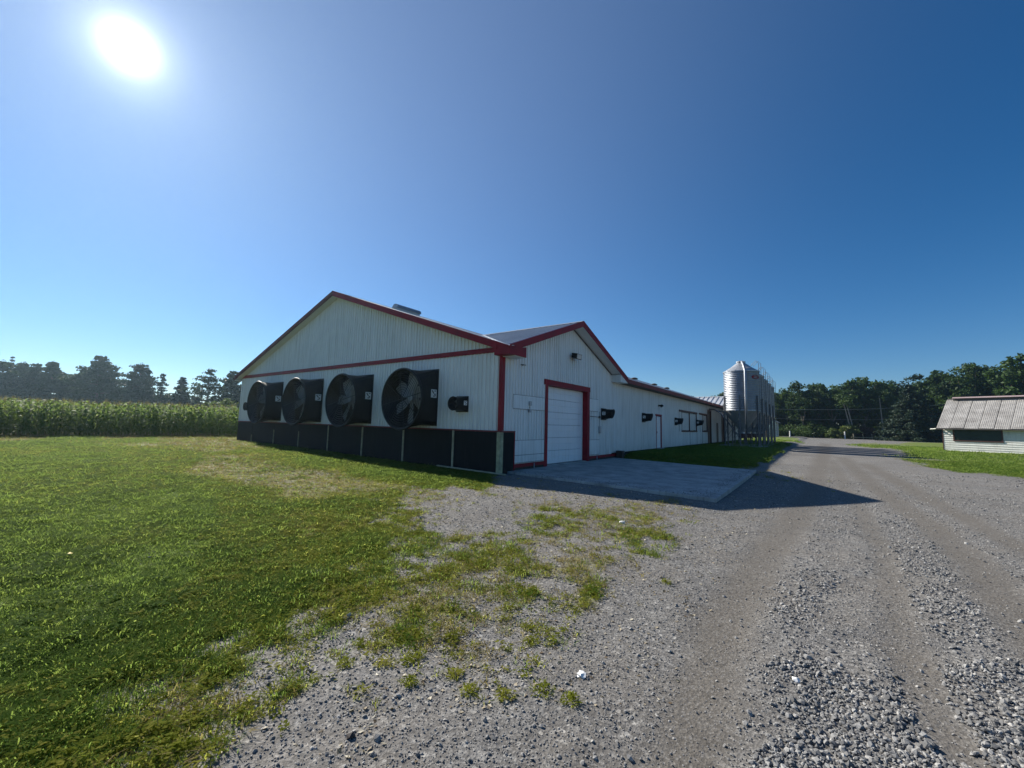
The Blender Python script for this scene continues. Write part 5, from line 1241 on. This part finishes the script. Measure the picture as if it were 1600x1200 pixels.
# ------------------------------------------------------------------ trees
def clump_faces(mb, c, rad, n, size, r, flat=0.7, up=0.0):
    """N leaf-sized four-cornered faces spread through a ball round C"""
    for _ in range(n):
        p = Vector((r.gauss(0, 1), r.gauss(0, 1), r.gauss(0, 1) * flat))
        p = p.normalized() * rad * r.random() ** 0.45
        p.z *= flat
        u = Vector((r.gauss(0, 1), r.gauss(0, 1), r.gauss(0, 0.6))).normalized()
        w = u.cross(Vector((r.gauss(0, 1), r.gauss(0, 1), r.gauss(0, 1)))).normalized()
        s = size * r.uniform(0.6, 1.35); q = c + p
        n0 = len(mb.v)
        mb.v += [tuple(q - u * s), tuple(q + w * s * 0.55 + Vector((0, 0, up * s))), tuple(q + u * s), tuple(q - w * s * 0.55)]
        mb.f.append((n0, n0 + 1, n0 + 2, n0 + 3))
def tree_meshes(kind, seed, H, Wd):
    """(trunk with limbs, crown) as two meshes"""
    r = random.Random(seed); tk = MB(); cr = MB()
    lean = Vector((r.uniform(-.03, .03), r.uniform(-.03, .03), 0)) * H
    if kind in ('pine', 'open_pine'):
        top = lean + Vector((0, 0, H))
        tk.tube([Vector((0, 0, -.2)), lean * 0.5 + Vector((0, 0, H * .5)), top * 0.985], [H * 0.02, H * 0.014, H * 0.003], 7)
        z = H * (0.10 if kind == 'pine' else 0.2); op = kind == 'open_pine'
        while z < H * 0.985:
            f = z / H
            prof = (0.62 + 0.38 * min(1, f / 0.35)) if f < 0.45 else max(0.10, 1 - ((f - 0.45) / 0.55) ** 1.5 * 0.92)
            nb = r.randint(4, 6)
            a0 = r.uniform(0, 6.28)
            for k in range(nb):
                if r.random() < (0.12 if not op else 0.25): continue
                a = a0 + 6.283 * k / nb + r.uniform(-.4, .4)
                L = Wd / 2 * prof * r.uniform(0.55, 1.18)
                d = Vector((math.cos(a), math.sin(a), 0)); b = lean * f + Vector((0, 0, z))
                tip = b + d * L + Vector((0, 0, L * r.uniform(0.05, 0.32)))
                mid = b.lerp(tip, 0.5) - Vector((0, 0, L * 0.06))
                tk.tube([b, mid, tip], [0.012 * L + .02, 0.008 * L + .015, 0.01], 4, cap=False)
                ns = max(2, int(L / 0.5))
                for i in range(ns):
                    t = 0.28 + 0.72 * (i + r.random() * 0.7) / ns
                    c = b.lerp(mid, t * 2) if t < .5 else mid.lerp(tip, t * 2 - 1)
                    c = c + Vector((r.uniform(-.25, .25), r.uniform(-.25, .25), 0.12)) * (L * 0.28)
                    clump_faces(cr, c, 0.50 + 0.13 * L * r.uniform(.6, 1.2), 22 if not op else 15, 0.30 if not op else 0.24, r, 0.55, 0.3)
            z += H * (0.046 if not op else 0.066) * r.uniform(0.75, 1.2)
        clump_faces(cr, top - Vector((0, 0, .3)), 0.5, 20, 0.18, r, 1.2)
    elif kind in ('spruce', 'spire'):
        tk.tube([(0, 0, -.2), (0, 0, H)], [H * 0.016, 0.015], 7)
        z = H * 0.03 if kind == 'spruce' else H * 0.05; sp = kind == 'spire'
        while z < H * 0.99:
            f = z / H; L0 = Wd / 2 * (1 - f) ** (0.8 if not sp else 0.95) + 0.06
            for k in range(r.randint(6, 8) if not sp else r.randint(4, 6)):
                a = r.uniform(0, 6.283); L = L0 * r.uniform(0.7, 1.15); d = Vector((math.cos(a), math.sin(a), 0))
                b = Vector((0, 0, z + r.uniform(-.1, .1))); tip = b + d * L + Vector((0, 0, -L * r.uniform(.12, .38) + 0.18 * L * f))
                tk.tube([b, tip], [0.02 + .006 * L, .006], 3, cap=False)
                ns = max(2, int(L / 0.45))
                for i in range(ns):
                    c = b.lerp(tip, (0.15 if not sp else 0.35) + 0.85 * (i + r.random()) / ns)
                    clump_faces(cr, c, 0.24 + 0.10 * L, 14 if not sp else 9, 0.22, r, 0.6, -0.4)
            z += H * (0.034 if not sp else 0.05) * r.uniform(.8, 1.2)
    else:                                     # broad-leaved
        h0 = H * (r.uniform(0.2, 0.32) if kind == 'leafy' else r.uniform(0.06, 0.12))
        fork = lean * 0.3 + Vector((0, 0, h0))
        tk.tube([Vector((0, 0, -.2)), fork * 0.5 + Vector((r.uniform(-.2, .2), r.uniform(-.2, .2), 0)), fork], [H * .02, H * .016, H * .013], 7)
        nl = r.randint(5, 8)
        for k in range(nl):
            a = 6.283 * k / nl + r.uniform(-.4, .4); up = r.uniform(0.35, 1.0); q = math.sqrt(max(0, 1 - up * up * 0.8))
            e = fork + Vector((math.cos(a) * Wd / 2 * 0.8 * q, math.sin(a) * Wd / 2 * 0.8 * q, (H - h0) * 0.86 * up * r.uniform(.8, 1.05)))
            m_ = fork.lerp(e, 0.5) + Vector((r.uniform(-.4, .4), r.uniform(-.4, .4), 0.3))
            tk.tube([fork, m_, e], [H * .009, H * .006, H * .002], 5, cap=False)
            for t, sz in ((0.45, .75), (0.72, .95), (0.98, 1.0)):
                c0 = fork.lerp(m_, t * 2) if t < .5 else m_.lerp(e, t * 2 - 1)
                for j in range(3):
                    c = c0 + Vector((r.gauss(0, 1), r.gauss(0, 1), r.gauss(0, .7))) * Wd * 0.10
                    clump_faces(cr, c, Wd * 0.165 * sz * r.uniform(.7, 1.25), 52, 0.036 * Wd + 0.06, r, 0.75, 0.2)
        for j in range(16):
            a = r.uniform(0, 6.283); q = r.uniform(.2, 1) * Wd * .44
            clump_faces(cr, Vector((math.cos(a) * q, math.sin(a) * q, h0 + (H - h0) * r.uniform(-.1, .75))), Wd * .17, 60, 0.036 * Wd + 0.06, r, 0.7)
    return tk, cr
PROTO = {}
def tree(name, kind, label, group, loc, H, Wd, mat, variant=0, bark='tree_bark', rz=0.0):
    key = (kind, variant, round(H / Wd * 2), mat)
    if key not in PROTO:
        tk, cr = tree_meshes(kind, 100 + variant * 13 + len(PROTO), H, Wd)
        PROTO[key] = (tk.build('trunk', M[bark]).data, cr.build('crown', M[mat]).data, H, Wd)
        for o in [x for x in COL.objects if x.data in PROTO[key][:2]]: bpy.data.objects.remove(o)
    tm, cm, H0, W0 = PROTO[key]
    root = empty(name, loc, rz)
    root.scale = (Wd / W0, Wd / W0, H / H0)
    tag(root, label, 'tree', group)
    for n_, me_ in (('trunk', tm), ('crown', cm)):
        o = bpy.data.objects.new(n_, me_); COL.objects.link(o); o.parent = root
    return root
def tree_px(name, kind, label, group, px, top, wpx, depth, mat, variant, zb=0.0, **kw):
    g = at(px, top, depth)
    zb = float(height(g.x, g.y)) + zb
    tree(name, kind, label, group, (g.x, g.y, zb), (g.z - zb) * (1.10 if kind in ('leafy', 'bushy') and g.z > 6 else 1.0), wpx * depth / FOCAL, mat, variant, rz=RNG.uniform(0, 6.28), **kw)
LG = 'trees beyond the corn field'
for a in [
    ('pine_tree', 'pine', 'hazy dark pine at the far left edge behind the corn', 6, 563, 62, 88, 'pine', 0),
    ('dead_tree', 'spire', 'thin dead looking spire rising behind the leftmost pine', 20, 556, 14, 95, 'spruce', 5),
    ('pine_tree', 'pine', 'dark pine behind the corn, second from the left edge', 35, 566, 48, 92, 'pine', 1),
    ('pine_tree', 'pine', 'dark pine with layered edge, third from the left behind the corn', 58, 568, 46, 90, 'pine', 2),
    ('pine_tree', 'pine', 'shorter dark pine just left of the tallest pine behind the corn', 87, 566, 48, 90, 'pine', 3),
    ('leafy_tree', 'leafy', 'low rounded tree in the gap left of the tallest pine', 118, 584, 52, 96, 'leaves', 0),
    ('pine_tree', 'pine', 'tallest broad dark pine rising above the corn field', 160, 557, 72, 90, 'pine', 4),
    ('leafy_tree', 'leafy', 'low dark tree between the two round topped pines', 192, 602, 40, 96, 'leaves', 1),
    ('pine_tree', 'pine', 'round topped dark pine right of the tallest pine', 221, 568, 56, 90, 'pine', 0),
    ('spruce_tree', 'spire', 'thin pointed sparse spruce in the gap of the far trees', 256, 582, 30, 84, 'spruce', 0),
    ('spruce_tree', 'spruce', 'dense conical spruce between the thin spire and the airy pine', 286, 588, 44, 84, 'spruce', 0),
    ('pine_tree', 'open_pine', 'airy open pine showing much sky, left of the barn', 327, 577, 62, 82, 'pine', 0),
    ('pine_tree', 'pine', 'dark pine partly hidden by the left eave of the barn', 366, 580, 44, 82, 'pine', 2),
    ('pine_tree', 'open_pine', 'pine just hidden behind the barn corner at the field edge', 404, 582, 44, 86, 'pine', 1),
    ('young_tree', 'bushy', 'light green young bushy tree at the corn edge near the barn', 347, 617, 40, 60, 'leaves_light', 2),
]:
    nm, kd, lab, px, top, w, d, mt_, var = a
    tree_px(nm, kd, lab, LG, px, top, w, d, mt_, var)
lowl = []
for i, px in enumerate((-20, 14, 48, 78, 104, 134, 170, 203, 238, 268, 300, 318)):
    tree_px('field_edge_bush', 'bushy', 'low dark bush in the hedge behind the corn field', 'low bushes behind the corn field', px, RNG.uniform(616, 630), 46, 92, 'leaves', i % 2)

RG = 'trees of the dark wood behind the drive'
right = [
    (1086, 614, 30, 128, 0, 'leaves', 'tree top showing just above the far barn roof, left one'), (1103, 617, 26, 128, 1, 'leaves', 'tree top showing just above the far barn roof, middle one'), (1120, 611, 30, 126, 2, 'leaves', 'tree top showing above the far barn roof, nearest the silos'),
    (1206, 611, 34, 124, 1, 'leaves', 'lower leafy tree rising just right of the silos'), (1229, 604, 34, 122, 2, 'leaves', 'leafy tree above the far shed, second right of the silos'),
    (1252, 592, 42, 116, 3, 'leaves', 'broad leafy tree over the middle of the far drive'), (1276, 591, 38, 118, 0, 'leaves', 'broad leafy tree left of the tree above the leaning trunks'), (1297, 587, 40, 114, 1, 'leaves', 'leafy tree just left of the leaning pale trunks'), (1322, 590, 40, 114, 2, 'leaves', 'leafy tree directly above the leaning pale trunks'),
    (1347, 587, 44, 112, 3, 'leaves', 'leafy tree just right of the leaning pale trunks'), (1373, 585, 46, 110, 0, 'leaves', 'leafy tree above the bent pale trunk left of the spruce'), (1399, 586, 44, 112, 1, 'leaves', 'leafy tree rising over the left side of the dark spruce'), (1450, 581, 50, 110, 2, 'leaves', 'leafy tree rising over the right side of the dark spruce'), (1478, 578, 54, 104, 3, 'leaves', 'leafy tree above the left roof corner of the small barn'),
    (1507, 565, 50, 100, 0, 'leaves', 'leafy tree above the left half of the small barn roof'), (1557, 564, 52, 98, 1, 'leaves', 'leafy tree right of the round pine above the small barn'), (1583, 551, 60, 92, 2, 'leaves', 'tall leafy tree near the right edge above the small barn'), (1618, 545, 62, 90, 3, 'leaves', 'tallest leafy tree of the wood at the right edge'), (1660, 542, 66, 86, 0, 'leaves', 'leafy tree of the wood just past the right picture edge'), (1710, 538, 70, 84, 1, 'leaves', 'leafy tree of the wood farthest right, past the picture edge')]
for px, top, w, d, var, mt_, lab in right:
    tree_px('leafy_tree', 'leafy', lab or 'dense dark leafy tree in the wood between the silos and the right edge', RG, px, top, w, d, mt_, var)
tree_px('pine_tree', 'leafy', 'round dark pine crown rising over the wood left of the small barn', RG, 1429, 574, 46, 118, 'pine', 1)
tree_px('pine_tree', 'leafy', 'round dark pine crown above the roof of the small barn', RG, 1533, 560, 44, 112, 'pine', 3)
tree_px('spruce_tree', 'spruce', 'big dark spruce standing in front of the wood, left of the small barn', None, 1420, 601, 92, 92, 'spruce', 1)
# second rank behind, closing the gaps
for i, px in enumerate(range(1190, 1740, 19)):
    top = np.interp(px, [1190, 1250, 1300, 1400, 1500, 1600, 1740], [620, 602, 597, 590, 574, 556, 542]) + RNG.uniform(0, 8)
    tree_px('background_tree', 'bushy', 'dark tree filling the wood behind the front row', 'inner trees of the wood', px + RNG.uniform(-6, 6), top, 56, 130 - 0.05 * (px - 1190), 'leaves', i % 4)
# pale leaning trunks
for (x0, y0, x1, y1, lab) in ((1327, 663, 1318, 630, 'pale trunk leaning left in the wood, left of a pair'), (1331, 662, 1323, 633, 'pale trunk leaning left in the wood, right of a pair'), (1378, 654, 1374, 622, 'pale slightly bent trunk standing left of the dark spruce')):
    d = 107; A, B = at(x0, y0, d), at(x1, y1, d); g = Vector((A.x + (A.x - B.x) * .6, A.y, 0.0)); 
    o = empty('leaning_tree', g); tag(o, lab, 'tree', 'pale bare trunks in the wood')
    T = B + (B - A) * 0.12
    MB().tube([Vector((0, 0, -.2)), A - g, B - g, T - g], [0.16, 0.13, 0.11, 0.06], 7).build('trunk', M['pale_bark'], o)
    cm = MB(); r_ = random.Random(int(x0))
    for j in range(10): clump_faces(cm, T - g + Vector((r_.gauss(0, 1.4), r_.gauss(0, 1.4), r_.gauss(0.4, 1.0))), 1.0, 34, 0.24, r_, .8)
    cm.build('crown', M['leaves'], o)
# undergrowth along the wood edge: shrubs one cannot count
ug = MB(); r_ = random.Random(5)
for i in range(420):
    px = r_.uniform(1185, 1400) if i < 260 else r_.uniform(1400, 1760)
    d = r_.uniform(110, 120) - (0 if px < 1400 else (px - 1400) * 0.06)
    g = at(px, 690, d); h = r_.uniform(1.2, 4.2)
    for j in range(4):
        clump_faces(ug, Vector((g.x + r_.gauss(0, .9), g.y + r_.gauss(0, .9), h * r_.uniform(.15, .85))), r_.uniform(.6, 1.3), 34, 0.2, r_, .8)
tag(ug.build('undergrowth', M['leaves']), 'dark tangled undergrowth along the edge of the wood', kind='stuff')
for px, top, w, mt_, lab in ((1325, 662, 26, 'leaves_light', 'light green bush at the wood edge under the leaning trunks'), (1352, 664, 22, 'leaves_red', 'reddish brown bush at the wood edge beside the fence posts'), (1300, 668, 16, 'leaves_light', 'small light green bush at the far drive edge')):
    tree_px('edge_bush', 'bushy', lab, 'bushes at the wood edge', px, top, w, 106, mt_, 7)

# ------------------------------------------------------------------ small things on the gravel
WL = ['small weed tuft at the left of the gravel, lower left of its cluster', 'weed tuft on the gravel below the grass edge, upper left of its cluster', 'round weed tuft on the gravel, topmost of three close tufts', 'weed tuft on the gravel, lowest of three close tufts',
      'single weed tuft on open gravel left of the bottom middle', 'tiny weed sprig between two larger tufts on the gravel', 'broad low weed patch right of the worn grass', 'brown and green weed tuft left of the white scrap', 'low weed tuft on the gravel left of the brown and green tuft',
      'small weed sprig on the gravel below the white scrap', 'lone weed tuft on the gravel beside the wheel track', 'flat weed patch above the broad one', 'thin weed tuft in the middle of the gravel']
for i, (x, y) in enumerate(WEEDS):
    rr = random.Random(300 + i); big = 1.7 if i == 6 else (1.15 if i in (2, 1, 7) else 0.85)
    v, f, _ = leafy_tuft(500 + i, 70, 0.075 * big, 0.045, 0.011)
    mb = MB().raw(v, f)
    for k in range(3):
        v, f, _ = blade_tuft(600 + i * 3 + k, 10, 0.05, 0.06 * big, 0.005, 0.05); mb.raw(v, f)
    o = mb.build('weed_tuft', M['weed']); o.location = (x, y, float(zg(np.array([x]), np.array([y]))[0]) - 0.004)
    tag(o, WL[i], 'weed', 'weed tufts on the gravel')
def scrap(x, y, s, label, seed):
    r = random.Random(seed); bm = bmesh.new(); bmesh.ops.create_icosphere(bm, subdivisions=2, radius=s)
    for p in bm.verts: p.co *= r.uniform(0.5, 1.25); p.co.z *= 0.5
    me_ = bpy.data.meshes.new('paper_scrap'); bm.to_mesh(me_); bm.free(); me_.materials.append(M['white'])
    o = bpy.data.objects.new('paper_scrap', me_); COL.objects.link(o)
    o.location = (x, y, float(zg(np.array([x]), np.array([y]))[0]) + s * 0.25); tag(o, label, 'litter')
yl = MB().raw(*flake(91)[:2]); o = yl.build('yellow_leaf', M['yellow']); o.scale = (0.10, 0.10, 0.10); o.location = (*at(104, 915, 4.35).to_2d(), 0.07)
tag(o, 'bright yellow fallen leaf lying in the green lawn at the left', 'leaf')
scrap(-1.234, 2.489, 0.032, 'crumpled white paper scrap on the gravel in the foreground', 1)
scrap(-2.573, 6.604, 0.05, 'small white scrap lying in the worn grass before the slab', 2)
def rock(x, y, s, label, seed, mat='stone'):
    v, f, _ = stone_tpl(seed, 0.55)
    o = MB().raw([(a * s, b * s, c * s) for a, b, c in v], f).build('loose_stone', M[mat])
    o.location = (x, y, float(zg(np.array([x]), np.array([y]))[0]) + s * 0.12); tag(o, label, 'stone', 'bigger loose stones')
rock(-1.9, 1.33, 0.05, 'dark loose stone at the bottom edge, left of the middle', 71, 'foundation')
rock(-0.75, 4.48, 0.045, 'dark loose stone beside the left wheel track', 72)
rock(-0.15, 3.3, 0.055, 'pale yellowish stone lying on the crushed stone heap', 73, 'white')
# ------------------------------------------------------------------ sunlit summer haze
hz = MB().box((-330, -60, -1.5), (330, 420, 26)).build('haze', None)
m_, t_ = newmat('thin_haze')
pv = t_.nodes.new('ShaderNodeVolumePrincipled')
pv.inputs['Color'].default_value = (0.58, 0.82, 1.0, 1)
pv.inputs['Density'].default_value = 0.00038
pv.inputs['Anisotropy'].default_value = 0.72
o_ = t_.nodes.new('ShaderNodeOutputMaterial'); t_.links.new(pv.outputs[0], o_.inputs['Volume'])
hz.data.materials.append(m_)
tag(hz, 'thin sunlit summer haze in the air', kind='stuff')
